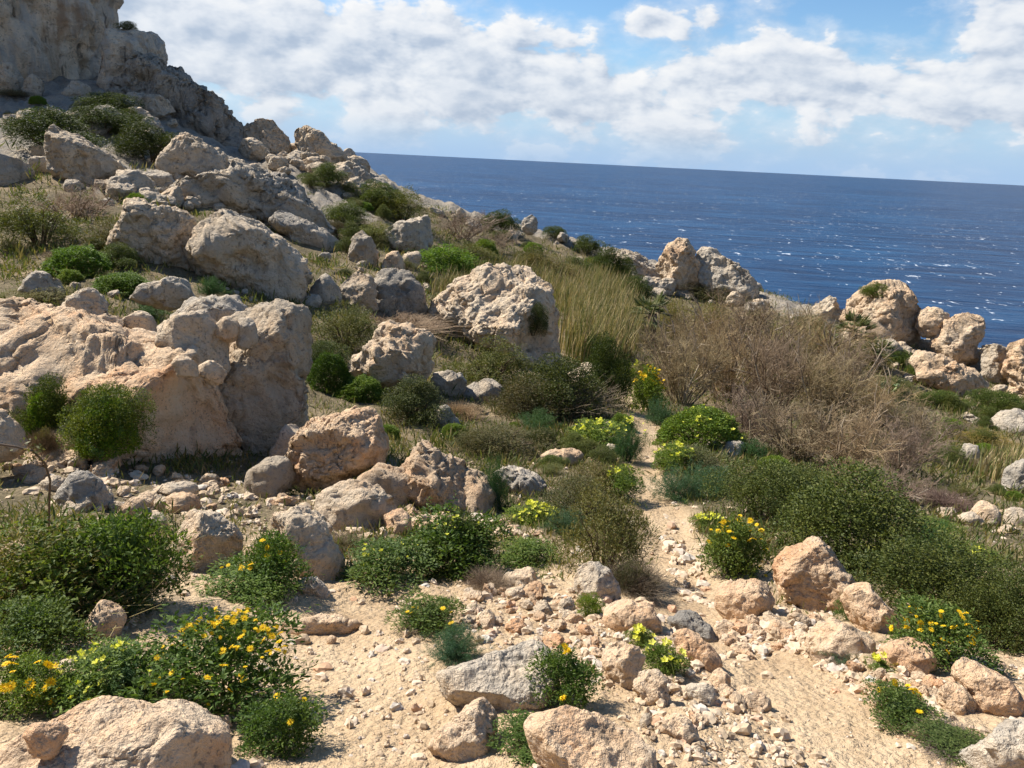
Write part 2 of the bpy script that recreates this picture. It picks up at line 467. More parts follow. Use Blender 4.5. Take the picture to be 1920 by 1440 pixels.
def make_sea_mat():
    m, T, o = new_mat('sea_water')
    geo = T.new('ShaderNodeNewGeometry'); v = geo.outputs['Position']
    vr = T.new('ShaderNodeVectorRotate', rotation_type='Z_AXIS'); T.put(vr.inputs['Vector'], v); vr.inputs['Angle'].default_value = R_(8)
    p = vr.outputs[0]
    w1 = T.noise(T.vmath('MULTIPLY', p, (0.010, 0.040, 0.03)), 1.0, 6, 0.68)
    big = T.noise(T.vmath('MULTIPLY', p, (0.0011, 0.0032, 0.002)), 1.0, 3, 0.55)
    col = T.ramp(T.math('ADD', T.math('MULTIPLY', w1, 0.85), T.math('MULTIPLY', big, 0.3)), [(0.42, (0.001, 0.011, 0.040)), (0.56, (0.003, 0.028, 0.082)), (0.70, (0.011, 0.060, 0.14))])
    # whitecaps: short streaks of foam on the wave crests
    f1 = T.noise(T.vmath('MULTIPLY', p, (0.11, 0.055, 0.1)), 1.0, 3, 0.6, 0.8)
    f2 = T.noise(T.vmath('MULTIPLY', p, (0.005, 0.008, 0.01)), 1.0, 2, 0.5)
    f3 = T.noise(T.vmath('MULTIPLY', p, (0.35, 0.12, 0.5)), 1.0, 3, 0.6)
    ff = T.math('ADD', f1, T.math('ADD', T.math('MULTIPLY', T.math('SUBTRACT', f2, 0.5), 0.22), T.math('MULTIPLY', T.math('SUBTRACT', f3, 0.5), 0.22)))
    foam = T.maprange(ff, 0.66, 0.73, 0.0, 0.72)
    nb = T.bump(w1, 0.8, 5.0)
    col = T.mix(foam, col, (0.80, 0.84, 0.87))
    b = principled(T, o, col, T.math('ADD', T.math('MULTIPLY', foam, 0.4), 0.36), nb, 0.19)
    b.inputs['IOR'].default_value = 1.33
    return m


ROCK = make_rock_mat()
CLIFF = make_rock_mat('cliff_limestone', True)
GROUND = make_ground_mat()
SEA = make_sea_mat()
M_LENT = leaf_mat('dark_evergreen_leaf', [(0.036, 0.050, 0.012), (0.060, 0.080, 0.016), (0.095, 0.115, 0.024), (0.15, 0.155, 0.04)], 0.25)
M_CUSH = leaf_mat('cushion_leaf', [(0.07, 0.12, 0.015), (0.10, 0.17, 0.02), (0.15, 0.21, 0.03), (0.20, 0.25, 0.035)], 0.3)
M_HERB = leaf_mat('herb_leaf', [(0.055, 0.088, 0.020), (0.085, 0.130, 0.028), (0.125, 0.175, 0.040), (0.20, 0.235, 0.075)], 0.35)
M_FEATH = leaf_mat('feathery_leaf', [(0.035, 0.075, 0.035), (0.05, 0.095, 0.045), (0.075, 0.12, 0.06)], 0.25)
M_OLIVE = leaf_mat('olive_leaf', [(0.08, 0.085, 0.03), (0.12, 0.125, 0.045), (0.16, 0.15, 0.06), (0.18, 0.14, 0.075)], 0.25)
M_TWIG = leaf_mat('dry_twig', [(0.17, 0.125, 0.085), (0.24, 0.18, 0.125), (0.31, 0.24, 0.17), (0.40, 0.33, 0.24)], 0.0, 0.85, 0.1, False)
M_WOOD = leaf_mat('brown_wood', [(0.10, 0.07, 0.045), (0.14, 0.10, 0.07)], 0.0, 0.9, 0.1, False)
M_CANE = leaf_mat('dry_cane', [(0.26, 0.20, 0.115), (0.33, 0.26, 0.15), (0.38, 0.31, 0.19), (0.20, 0.19, 0.085), (0.13, 0.145, 0.055), (0.10, 0.125, 0.04)], 0.2, 0.7, 0.15)
M_PALM = leaf_mat('palm_leaf', [(0.06, 0.085, 0.03), (0.09, 0.11, 0.04), (0.15, 0.15, 0.06)], 0.2)
M_YEL = leaf_mat('yellow_petal', [(0.80, 0.50, 0.01), (0.85, 0.58, 0.015), (0.85, 0.64, 0.03)], 0.25, 0.6, 0.2, False)
M_LEM = leaf_mat('lemon_petal', [(0.72, 0.70, 0.05), (0.78, 0.76, 0.10), (0.70, 0.66, 0.16)], 0.3, 0.6, 0.2, False)
M_EYE = leaf_mat('flower_eye', [(0.70, 0.33, 0.01), (0.75, 0.38, 0.01)], 0.0, 0.8, 0.1, False)
M_COVER = leaf_mat('ground_herb', [(0.05, 0.075, 0.02), (0.085, 0.115, 0.03), (0.13, 0.145, 0.045), (0.19, 0.165, 0.075), (0.26, 0.20, 0.11)], 0.3)
M_CACT = leaf_mat('cactus_pad', [(0.16, 0.22, 0.09), (0.20, 0.26, 0.12)], 0.0)

# ------------------------------------------------------------------ ground and sea
def build_ground():
    n, k = len(RR), len(THF)
    V = np.stack([GX, GY, ZT], 1)
    c0 = np.array([[0, 0, float(hz(0.0, 0.36)[0])]])
    idx = np.arange(n * k).reshape(n, k)
    a, b, c, d = idx[:-1, :-1].ravel(), idx[:-1, 1:].ravel(), idx[1:, 1:].ravel(), idx[1:, :-1].ravel()
    me = mesh_np('hillside', V, np.stack([d, c, b, a], 1), GROUND)
    veg = np.clip((_rr - 5.0) / 3.0, 0, 1)
    veg = np.clip(veg + 1.0 * (fbm(P3 * 0.9 + 30, 3)) * (veg > 0.0), 0, 1) * (1 - pm)
    col = np.stack([pm, rockm, veg, np.ones_like(pm)], 1).astype(np.float32)
    at = me.color_attributes.new('mask', 'FLOAT_COLOR', 'POINT'); at.data.foreach_set('color', col.ravel())
    o = link('ground', me); tag(o, 'rocky hillside of pale soil, rubble and scrub falling to the sea', 'hillside', kind='structure')
    # sea: a large disc, finer towards the shore
    th = np.linspace(-math.pi, math.pi, 181); rs = np.exp(np.linspace(math.log(40), math.log(60000), 60))
    g1, g2 = np.meshgrid(th, rs)
    V = np.stack([(g2 * np.sin(g1)).ravel(), (g2 * np.cos(g1)).ravel(), np.full(g1.size, SEA_Z)], 1)
    idx = np.arange(g1.size).reshape(g1.shape)
    a, b, c, d = idx[:-1, :-1].ravel(), idx[:-1, 1:].ravel(), idx[1:, 1:].ravel(), idx[1:, :-1].ravel()
    o = link('sea', mesh_np('sea', V, np.stack([d, c, b, a], 1), SEA)); tag(o, 'deep blue sea with scattered white caps reaching the horizon', 'sea', kind='structure')


build_ground()


# ------------------------------------------------------------------ rocks
def vnormals(P, F):
    n = np.cross(P[F[:, 1]] - P[F[:, 0]], P[F[:, 2]] - P[F[:, 0]]); N = np.zeros_like(P)
    for k in range(3):
        for a in range(3): N[:, a] += np.bincount(F[:, k], n[:, a], len(P))
    return N / (np.linalg.norm(N, axis=1)[:, None] + 1e-12)


def facets(P, F, k, strength, r, size, jit=0.22):
    """break a surface into k chiselled faces"""
    ii = r.choice(len(P), k, replace=False); C0 = P[ii]
    nn = vnormals(P, F)[ii] + r.normal(size=C0.shape) * jit
    nn /= np.linalg.norm(nn, axis=1)[:, None]
    Q = P + 0.16 * size * np.stack([perlin(P / size * 2.3 + 5 * a) for a in range(3)], 1)
    cc = (C0 ** 2).sum(1); best = np.concatenate([np.argmin(cc[None] - 2 * q @ C0.T, axis=1) for q in np.array_split(Q, max(1, len(Q) * k // 3000000))])
    sd = ((P - C0[best]) * nn[best]).sum(1)
    lim = 0.22 * size
    return P - (np.clip(sd, -lim, lim) * strength)[:, None] * nn[best]


def rock_shape(V, F, R_of_theta, D, seed, box=0.85, cuts=7, rough=1.0, extra=(), groove=0.0):
    """V unit sphere -> rock; local axes: x right, y depth, z up"""
    r = np.random.default_rng(seed)
    th = np.arctan2(V[:, 2], V[:, 0]); rho = np.sqrt(V[:, 0] ** 2 + V[:, 2] ** 2)
    Rt = np.interp(th, np.linspace(-math.pi, math.pi, 361), R_of_theta)
    m = 2.0 / box; nn_ = (rho ** m + np.abs(V[:, 1]) ** m) ** (1 / m)
    q = rho / nn_ * Rt
    P = np.stack([q * np.cos(th), V[:, 1] / nn_ * D, q * np.sin(th)], 1)
    size = float(np.mean(R_of_theta))
    planes = list(extra)
    for k in range(cuts):
        n = np.array([r.normal() * 0.75, -abs(r.normal()) * 0.9 if k % 3 else abs(r.normal()), r.normal() * 0.65 + 0.25]); n /= np.linalg.norm(n)
        planes.append((n, r.uniform(0.62, 0.88)))
    for n, q in planes:
        n = np.asarray(n, float); n = n / np.linalg.norm(n)
        s = P @ n; m = s.max() * q
        P = P - np.outer(np.maximum(0, s - m), n) * 0.995
    nv = len(P)
    E = np.concatenate([F[:, [0, 1]], F[:, [1, 2]], F[:, [2, 0]]]); deg = np.bincount(E[:, 0], minlength=nv)[:, None]

    def relax(P, n):      # relax the crowded points along cuts and steps
        for _ in range(n):
            A_ = np.stack([np.bincount(E[:, 0], P[E[:, 1], a], nv) for a in range(3)], 1) / deg; P = P * .4 + A_ * .6
        return P
    big = 2 if nv > 30000 else 1 if nv > 8000 else 0
    P = relax(P, (2 if nv < 2000 else 12, 14, 30)[big])
    P = facets(P, F, 14, 0.80, r, size, 0.12)
    P = relax(P, (0, 2, 8)[big])
    if nv > 600: P = facets(P, F, 48, 0.75 * min(1.2, rough), r, size * 0.6, 0.25)
    P = relax(P, (0, 1, 4)[big])
    if nv > 2000: P = facets(P, F, 190, 0.7 * min(1.2, rough), r, size * 0.35, 0.30)
    P = relax(P, (0, 0, 1)[big])
    if nv > 8000: P = facets(P, F, 620, 0.65 * min(1.2, rough), r, size * 0.2, 0.32)
    u = P / size
    nd = vnormals(P, F)
    so = seed * 3.17
    disp = 0.035 * fbm(u * 1.3 + so, 3) + 0.012 * fbm(u * 2.7 + so, 4, 0.6, ridged=True) + 0.034 * fbm(u * 7.5 + so, 4, 0.68)
    pits = np.clip(fbm(u * 5.0 + so + 9, 2) - 0.25, 0, 1)
    disp -= 0.10 * pits
    crack = np.abs(fbm(u * 1.7 + so + 31, 3)); disp -= 0.05 * np.exp(-(crack / 0.02) ** 2)
    # ledges: bedding that steps the face
    lay = fbm(np.stack([u[:, 0] * 0.6, u[:, 1] * 0.6, u[:, 2] * 3.6], 1) + so, 3, ridged=True)
    disp += 0.016 * lay
    if nv > 8000: disp += 0.032 * fbm(u * 19 + so, 3, 0.7)
    if groove:
        g = np.stack([u[:, 0] * 5.5 + 0.5 * u[:, 2], u[:, 1] * 5.5, u[:, 2] * 0.7], 1) + so
        disp += groove * (fbm(g, 4, 0.55, ridged=True) - .2) + groove * .7 * fbm(g * 2.6, 3) - groove * 1.5 * np.clip(fbm(u * 3.2 + so + 50, 2) - .3, 0, 1)
    return P + nd * (disp * rough * size)[:, None]


def centroid(poly):
    x, y = poly[:, 0], poly[:, 1]; x2, y2 = np.roll(x, -1), np.roll(y, -1); cr = x * y2 - x2 * y; A = cr.sum() / 2
    return np.array([((x + x2) * cr).sum() / (6 * A), ((y + y2) * cr).sum() / (6 * A)]), abs(A)


def radial(poly, c):
    ths = np.linspace(-math.pi, math.pi, 361); out = np.zeros(361)
    P = poly - c; Q = np.roll(P, -1, axis=0)
    for k, t in enumerate(ths):
        d = np.array([math.cos(t), math.sin(t)]); e = Q - P
        den = d[0] * e[:, 1] - d[1] * e[:, 0]; den = np.where(np.abs(den) < 1e-12, 1e-12, den)
        s = (P[:, 0] * e[:, 1] - P[:, 1] * e[:, 0]) / den; u = (P[:, 0] * d[1] - P[:, 1] * d[0]) / den
        ok = (s > 0) & (u >= -1e-6) & (u <= 1 + 1e-6)
        out[k] = s[ok].max() if ok.any() else 0
    bad = out == 0
    if bad.any(): out[bad] = np.interp(ths[bad], ths[~bad], out[~bad])
    k = np.ones(5) / 5; e = np.concatenate([out[-6:-1], out, out[1:6]])
    return np.convolve(e, k, 'same')[5:-5]


ROCK_N = [0]; NAMED_OUT = []


def boulder(name, label, outline, warm=0.5, Y=None, depth=0.85, sub=5, light=1.0, box=0.8, cuts=7, rough=1.0, cat='boulder', base=None, extra=(), group=None, pat=1.0, groove=0.0, mat=None):
    ROCK_N[0] += 1; seed = ROCK_N[0]
    ol = np.array(outline, float)
    if Y is None:
        k = np.argsort(-ol[:, 1])[:3]; bx, by = ol[k].mean(0)
        if base: bx, by = base
        h = hit(bx, min(by, 1560))
        Yb = h[1] if h is not None else 60.0
    w_px = np.ptp(ol[:, 0]); h_px = np.ptp(ol[:, 1])
    sz = math.sqrt(w_px * h_px) / FPX
    Yc = Y if Y is not None else Yb + 0.40 * depth * sz * Yb
    # the rock stands square to the line of sight from which its outline was taken
    cpx, _ = centroid(ol); dc = rays(*cpx); dc = dc / np.linalg.norm(dc); Cc = dc * (Yc / dc[1])
    ux = np.cross(dc, [0, 0, 1.0]); ux /= np.linalg.norm(ux); uz = np.cross(ux, dc)
    d = rays(ol[:, 0], ol[:, 1]); W = d * ((Cc @ dc) / (d @ dc))[:, None] - Cc
    poly = np.stack([W @ ux, W @ uz], 1); c, A = centroid(poly)
    # carry the foot of the rock into the ground
    Rt = radial(poly, c); tt = np.linspace(-math.pi, math.pi, 361); Rt = Rt * (1 + 0.22 * np.clip(-np.sin(tt), 0, 1) ** 2); D = depth * 0.5 * math.sqrt(A)
    V, F = get_ico(sub); Rm = np.stack([ux, dc, uz], 1)
    P = rock_shape(V, F, Rt, D, seed, box, cuts, rough, [(np.asarray(n, float) @ Rm, q) for n, q in extra], groove)
    me = mesh_np(name, (P + [c[0], 0, c[1]]) @ Rm.T, F, mat or ROCK)
    o = link(name, me, None, Cc + [0, 0, EYE])
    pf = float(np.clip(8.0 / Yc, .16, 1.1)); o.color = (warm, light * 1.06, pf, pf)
    tag(o, label, cat, group)
    NAMED_OUT.append((ol[:, 0].mean(), ol[:, 1].mean(), w_px, label))
    return o


def B(label, outline, **kw): return boulder('boulder', label, outline, **kw)


# --- the cliff and the rocky shoulder under it
boulder('cliff', 'tall grey limestone cliff wall with vertical streaks at upper left', [(-420, -330), (120, -300), (196, -60), (214, 5), (212, 60), (206, 150), (150, 185), (60, 190), (0, 205), (-420, 250)],
        warm=0.42, Y=60, depth=0.45, sub=7, cat='cliff', box=0.45, cuts=3, rough=0.6, light=1.2, pat=0.35, groove=.10, mat=CLIFF)
boulder('cliff_step', 'lower flat topped cliff step right of the tall cliff wall', [(190, 160), (196, 62), (225, 55), (268, 54), (298, 62), (306, 92), (300, 160), (240, 190)],
        warm=0.42, Y=59, depth=0.8, sub=6, cat='cliff', box=0.5, cuts=3, rough=0.6, pat=0.4, groove=.06, light=1.2, mat=CLIFF)
boulder('rock_shoulder', 'craggy grey rock shoulder sloping down from cliff to the skyline', [(205, 205), (245, 140), (262, 95), (278, 82), (302, 92), (330, 116), (354, 118), (361, 136), (346, 158), (372, 176), (402, 190), (436, 232), (452, 262), (470, 300), (400, 330), (320, 300), (250, 265)],
        warm=0.12, Y=57, depth=0.7, sub=7, cat='crag', box=0.8, cuts=5, rough=1.3, light=0.85, pat=0.5)
B('grey boulder at the cliff foot by the left edge of view', [(-50, 165), (-10, 108), (22, 122), (42, 150), (36, 180), (0, 186)], warm=.4, Y=54, pat=.5)
B('small grey boulder wedged below the cliff wall', [(38, 170), (58, 138), (88, 160), (82, 190), (50, 192)], warm=.35, Y=53, pat=.5, sub=5)
B('pale boulder with dark hollow at foot of cliff', [(112, 175), (132, 148), (168, 165), (168, 200), (122, 196)], warm=.4, Y=53, pat=.5, sub=5)
B('long low grey rock lying above the dark scrub slope', [(58, 218), (78, 194), (116, 205), (158, 222), (130, 238), (90, 232)], warm=.3, Y=49, sub=5, pat=.5)
B('overhanging grey crag block in middle of rock shoulder', [(218, 195), (245, 175), (290, 178), (325, 196), (330, 215), (290, 222), (250, 214)], warm=.3, Y=53, sub=6, pat=.5)
boulder('rock_apron', 'broken grey rock apron running down the skyline to the sea', [(430, 300), (470, 278), (545, 282), (652, 300), (700, 330), (765, 380), (800, 410), (740, 420), (640, 380), (520, 335), (440, 325)], warm=.3, Y=62, depth=.9, sub=6, cat='rock apron', rough=1.5, cuts=4)
boulder('rock_apron', 'broken grey rock apron below the craggy shoulder on the left slope', [(300, 345), (380, 318), (470, 312), (545, 352), (640, 440), (668, 492), (600, 470), (500, 425), (400, 400), (320, 385)], warm=.25, depth=.7, sub=6, cat='rock apron', rough=1.5, cuts=4, light=.95)
boulder('rock_apron', 'jagged rock base joining the coastal outcrop boulders at right', [(1484, 606), (1560, 590), (1640, 640), (1720, 640), (1850, 662), (1990, 676), (1990, 750), (1880, 748), (1720, 716), (1600, 660)], warm=.42, Y=47, depth=.6, sub=6, cat='rock apron', rough=1.6, cuts=4, light=.95)
boulder('rock_apron', 'jagged rock base under the tan crag on the ridge', [(1130, 515), (1180, 490), (1240, 505), (1330, 508), (1400, 535), (1460, 572), (1470, 596), (1340, 590), (1200, 556)], warm=.3, Y=60, depth=.6, sub=6, cat='rock apron', rough=1.6, cuts=4)
# --- far left hillside
B('tall leaning pointed boulder on the upper left slope', [(87, 242), (98, 232), (150, 250), (190, 258), (222, 292), (230, 325), (212, 340), (172, 360), (130, 345), (100, 318)], warm=.36, depth=.7, cuts=6, sub=6, pat=.6)
B('broad blocky boulder with bright left edge on the slope', [(298, 300), (302, 284), (340, 258), (365, 250), (428, 282), (436, 312), (425, 348), (380, 356), (330, 340), (302, 318)], warm=.38, depth=.8, sub=6, pat=.6)
B('grey boulder cut by the left edge on the upper slope', [(-50, 345), (-10, 286), (28, 292), (62, 318), (66, 345), (0, 356)], warm=.32, sub=4, pat=.6)
B('small pale block left of the leaning pointed boulder', [(48, 282), (62, 272), (95, 272), (98, 295), (60, 298)], warm=.6, sub=3, pat=.6)
B('stacked block under the leaning pointed boulder', [(50, 320), (58, 296), (98, 294), (104, 322), (78, 330)], warm=.45, sub=4, pat=.6)
B('round pale stone before the leaning pointed boulder', [(118, 350), (124, 338), (150, 336), (164, 350), (150, 366), (126, 362)], warm=.5, sub=4, pat=.6)
B('brown pointed crag on the skyline left of the slanting rock', [(453, 246), (475, 226), (497, 219), (520, 238), (543, 268), (545, 294), (490, 296), (458, 275)], warm=.6, Y=59, sub=6, pat=.5)
B('slanting wedge rock jutting above skyline next to sea', [(551, 246), (553, 237), (566, 233), (602, 250), (642, 284), (650, 304), (600, 308), (562, 292)], warm=.5, Y=60, sub=6, pat=.5, cuts=4)
B('grey boulder leaning on the middle of the boulder field', [(498, 372), (520, 334), (550, 342), (574, 370), (580, 408), (540, 424), (508, 410)], warm=.4, sub=5, pat=.6)
B('jagged boulder low in the boulder field above paired blocks', [(440, 400), (452, 372), (482, 360), (508, 385), (512, 415), (470, 420)], warm=.3, sub=4, pat=.6)
B('pale boulder beside the broad blocky boulder', [(448, 335), (456, 312), (480, 308), (498, 320), (502, 348), (470, 356)], warm=.55, sub=4, pat=.6)
B('rugged low boulder left of the broad blocky boulder', [(208, 345), (226, 315), (262, 320), (290, 345), (285, 372), (235, 372)], warm=.36, sub=4, pat=.6)
B('dark triangular boulder in front of the grey slab slope', [(655, 478), (661, 450), (676, 430), (716, 470), (706, 500), (668, 505)], warm=.3, light=.8, sub=5, pat=.7)
B('craggy upright boulder with fin on the green slope', [(718, 450), (735, 425), (770, 414), (795, 414), (800, 396), (812, 404), (815, 440), (823, 480), (786, 488), (738, 478)], warm=.36, sub=5, pat=.7)
B('pale angular rock below the craggy upright boulder', [(712, 500), (722, 470), (745, 466), (758, 485), (756, 512), (728, 514)], warm=.55, sub=4, pat=.7)
B('small slanted slab right of the pale angular rock', [(748, 500), (765, 470), (784, 462), (788, 490), (772, 508)], warm=.45, sub=4, pat=.7)
B('long grey slab sloping down the middle hillside', [(480, 395), (520, 378), (580, 418), (640, 462), (652, 492), (600, 478), (530, 440)], warm=.18, sub=5, light=.95, pat=.6)
B('big cream boulder with fluted left face above the slab', [(216, 440), (240, 386), (262, 380), (300, 394), (352, 396), (364, 450), (362, 505), (300, 506), (262, 498), (228, 478)], warm=.48, depth=1.0, sub=6, cuts=5, rough=1.1, pat=.8, groove=.05)
B('large smooth sloping boulder right of the fluted boulder', [(348, 450), (356, 412), (378, 405), (402, 416), (448, 384), (482, 400), (532, 442), (566, 482), (568, 525), (545, 580), (490, 560), (430, 535), (372, 505)], warm=.45, depth=.85, sub=6, cuts=6, pat=.8)
# --- middle ground
B('massive pale boulder at the centre beside tall dry cane', [(808, 600), (814, 556), (850, 520), (882, 488), (896, 478), (930, 478), (985, 500), (1032, 522), (1060, 570), (1076, 622), (1078, 686), (1000, 700), (930, 680), (862, 664), (812, 636)], warm=.68, light=1.08, depth=1.0, sub=7, cuts=8, rough=.85, pat=.9,
  extra=(((-.35, -.55, .75), .62), ((.75, -.6, .1), .60)))
B('cream coloured rounded boulder left of the massive centre boulder', [(654, 684), (668, 650), (694, 622), (740, 610), (800, 626), (832, 660), (818, 704), (786, 748), (730, 750), (684, 720)], warm=.58, depth=1.0, sub=6, cuts=8, rough=1.2)
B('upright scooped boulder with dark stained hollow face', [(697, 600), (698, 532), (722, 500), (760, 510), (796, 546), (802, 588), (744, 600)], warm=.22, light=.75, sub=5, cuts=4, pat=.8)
B('brown pitted boulder behind the scooped boulder', [(634, 566), (644, 520), (670, 502), (700, 528), (704, 585), (660, 590)], warm=.5, light=.85, sub=5, pat=.8)
B('pale grey boulder left of the brown pitted boulder', [(574, 560), (584, 522), (606, 510), (632, 530), (636, 566), (592, 578)], warm=.25, sub=4, pat=.8)
B('low grey stone at foot of the pale grey boulder', [(570, 575), (576, 552), (596, 552), (606, 570), (596, 585)], warm=.2, sub=4)
B('pink limestone slab as big as a car, left of picture', [(-330, 640), (-120, 590), (0, 582), (62, 570), (112, 574), (150, 606), (182, 640), (250, 636), (320, 660), (380, 690), (440, 716), (470, 748), (470, 792), (452, 852), (418, 905), (340, 920), (256, 890), (150, 880), (60, 870), (-120, 900), (-330, 900)],
  warm=.74, depth=1.45, sub=7, cuts=1, rough=.75, base=(300, 905), box=.8, extra=(((-.15, -.58, .80), .30), ((.86, -.50, .05), .80)), light=1.04)
B('cracked brown rock wall behind the pink slab', [(395, 640), (420, 590), (470, 570), (522, 574), (586, 602), (594, 650), (568, 704), (562, 762), (556, 822), (500, 840), (440, 800), (410, 720)], warm=.45, Y=10.8, depth=1.1, sub=6, cuts=5, light=.8, extra=(((.5, -.9, .15), .66),))
B('flat topped grey rock above the cracked brown wall', [(305, 600), (330, 566), (388, 558), (432, 556), (500, 572), (500, 606), (420, 620), (340, 624)], warm=.3, Y=12.0, depth=1.2, sub=5)
B('hump backed grey boulder resting on the pink slab', [(282, 650), (308, 612), (345, 588), (372, 586), (402, 606), (428, 645), (424, 690), (380, 694), (330, 668)], warm=.4, Y=9.9, sub=5, depth=.9)
B('small orange block perched beside the hump backed boulder', [(404, 628), (410, 596), (428, 590), (448, 606), (444, 632), (424, 636)], warm=.85, Y=10.0, sub=4)
B('rough grey block right of the perched orange block', [(438, 640), (444, 600), (466, 595), (482, 615), (480, 640), (456, 650)], warm=.35, Y=10.1, sub=4)
B('broken pale block on the right edge of the pink slab', [(310, 672), (322, 664), (352, 668), (374, 690), (368, 706), (336, 700)], warm=.5, Y=8.9, sub=4)
B('square pale block above the nose of the pink slab', [(368, 700), (380, 676), (412, 684), (430, 706), (420, 720), (386, 714)], warm=.5, Y=9.1, sub=4)
B('peaked grey boulder behind the pink slab near the scrub', [(104, 590), (112, 574), (150, 546), (182, 544), (204, 574), (196, 602), (150, 606)], warm=.4, sub=5, Y=12.6)
B('rounded grey boulder in the green scrub at left', [(34, 556), (54, 516), (96, 510), (120, 530), (128, 562), (70, 570)], warm=.3, sub=5)
B('tilted tan block behind the top of the pink slab', [(146, 614), (192, 592), (224, 582), (234, 606), (214, 640), (184, 640)], warm=.65, Y=10.6, sub=4)
B('dark undercut block right of the tilted tan block', [(226, 622), (232, 596), (256, 584), (290, 590), (304, 612), (284, 636), (244, 634)], warm=.5, Y=10.9, sub=4)
B('pale weathered rock ledge below the paired boulders', [(224, 566), (268, 538), (318, 520), (350, 530), (378, 550), (350, 572), (290, 578)], warm=.2, sub=5, Y=15.0)
B('orange limestone boulder propped on a tilted slab', [(516, 900), (520, 866), (558, 836), (570, 812), (604, 788), (652, 780), (712, 790), (736, 822), (728, 852), (704, 872), (652, 890), (620, 922), (580, 934), (536, 925)], warm=.85, depth=1.0, sub=7, cuts=7, rough=1.1, base=(560, 925), extra=(((.3, -.7, -.6), .7),))
B('brown ridged boulder right of the propped orange boulder', [(716, 890), (736, 826), (760, 811), (822, 850), (884, 880), (922, 920), (934, 955), (892, 978), (840, 962), (790, 940), (740, 915)], warm=.62, depth=.9, sub=6, cuts=7, rough=1.15, light=.82)
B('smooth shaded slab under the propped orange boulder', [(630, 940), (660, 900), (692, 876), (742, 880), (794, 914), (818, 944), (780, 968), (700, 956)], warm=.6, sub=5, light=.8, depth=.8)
B('narrow slab leaning against the cracked brown wall', [(505, 880), (512, 846), (532, 800), (554, 774), (564, 800), (562, 836), (540, 880)], warm=.5, sub=4, Y=9.6, depth=.6)
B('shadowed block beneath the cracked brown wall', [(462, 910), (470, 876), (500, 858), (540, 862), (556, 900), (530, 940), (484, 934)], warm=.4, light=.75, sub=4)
B('boulder cut by the left edge below the pink slab', [(-80, 800), (-20, 762), (24, 776), (48, 812), (38, 848), (-80, 864)], warm=.7, sub=5, Y=7.6)
B('small pitted rock beside the cream rounded boulder', [(802, 736), (814, 702), (850, 694), (876, 700), (872, 732), (842, 754)], warm=.35, sub=5)
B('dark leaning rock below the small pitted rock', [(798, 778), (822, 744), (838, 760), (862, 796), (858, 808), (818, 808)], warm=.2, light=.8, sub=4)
B('grey rounded rock sunk among shrubs at centre', [(856, 748), (880, 720), (912, 711), (946, 724), (962, 752), (910, 768)], warm=.22, light=.85, sub=4)
B('knobbly pale rock right below the massive centre boulder', [(1066, 706), (1078, 682), (1112, 677), (1126, 702), (1118, 734), (1082, 732)], warm=.45, sub=4, rough=1.4)
B('flat pink rock lying in the scrub left of path', [(1004, 858), (1036, 846), (1084, 843), (1098, 856), (1072, 876), (1030, 876)], warm=.72, sub=4)
B('broken white rock outcrop in the low scrub', [(918, 882), (942, 868), (976, 874), (1004, 892), (1028, 918), (990, 940), (950, 930)], warm=.12, light=1.05, sub=5, rough=1.6)
B('pocked pale rock right of the path by bright cushion', [(1357, 852), (1362, 829), (1390, 825), (1403, 850), (1388, 870), (1364, 866)], warm=.38, sub=4)
B('half hidden pale rock left of the pocked path rock', [(1312, 842), (1328, 822), (1354, 834), (1360, 858), (1322, 858)], warm=.38, sub=4)
B('little white rock in the yellow flowers left of path', [(1128, 806), (1132, 790), (1148, 788), (1154, 804), (1142, 816)], warm=.3, sub=3)
B('pale block at path edge under yellow flowers', [(1134, 852), (1138, 832), (1160, 834), (1164, 852), (1148, 860)], warm=.45, sub=3)
# --- ridge and right side
B('square topped tan crag standing at the sea edge', [(1234, 505), (1234, 462), (1262, 451), (1300, 458), (1308, 478), (1322, 500), (1318, 530), (1262, 530)], warm=.62, Y=57, sub=6, pat=.5, box=.6)
B('long grey ridge rock sloping right from the tan crag', [(1300, 500), (1312, 466), (1322, 464), (1372, 492), (1412, 520), (1442, 552), (1436, 580), (1380, 575), (1322, 545)], warm=.2, Y=56, sub=6, pat=.5)
B('spiky grey rock at the sea edge left of tan crag', [(1152, 500), (1160, 468), (1178, 460), (1186, 478), (1200, 470), (1216, 498), (1240, 526), (1200, 540), (1164, 524)], warm=.25, Y=60, sub=6, pat=.5)
B('white notched rock on the ridge near dark shrubs', [(978, 424), (984, 406), (998, 402), (1010, 414), (1008, 432), (990, 436)], warm=.3, Y=62, sub=5, pat=.5)
B('tiny pointed rock on the skyline of the ridge', [(856, 398), (862, 382), (872, 396), (874, 408), (860, 410)], warm=.35, Y=63, sub=3, pat=.5)
B('broad orange coastal outcrop with grass on top', [(1556, 600), (1568, 556), (1608, 528), (1650, 528), (1690, 550), (1716, 582), (1728, 630), (1716, 668), (1664, 668), (1600, 636)], warm=.72, Y=48, sub=6, rough=1.3, pat=.6)
B('pale slope rock left of the orange coastal outcrop', [(1484, 592), (1506, 578), (1540, 560), (1568, 562), (1604, 602), (1590, 634), (1540, 622)], warm=.45, Y=49, sub=6, pat=.6)
B('beaked boulder leaning out over the sea at right', [(1750, 640), (1760, 606), (1794, 592), (1846, 594), (1852, 604), (1842, 622), (1828, 640), (1834, 690), (1782, 684)], warm=.58, Y=45, sub=6, pat=.6)
B('brown rock between coastal outcrop and beaked boulder', [(1718, 606), (1726, 578), (1742, 572), (1766, 582), (1786, 598), (1760, 626), (1730, 624)], warm=.7, Y=46, sub=5, pat=.6)
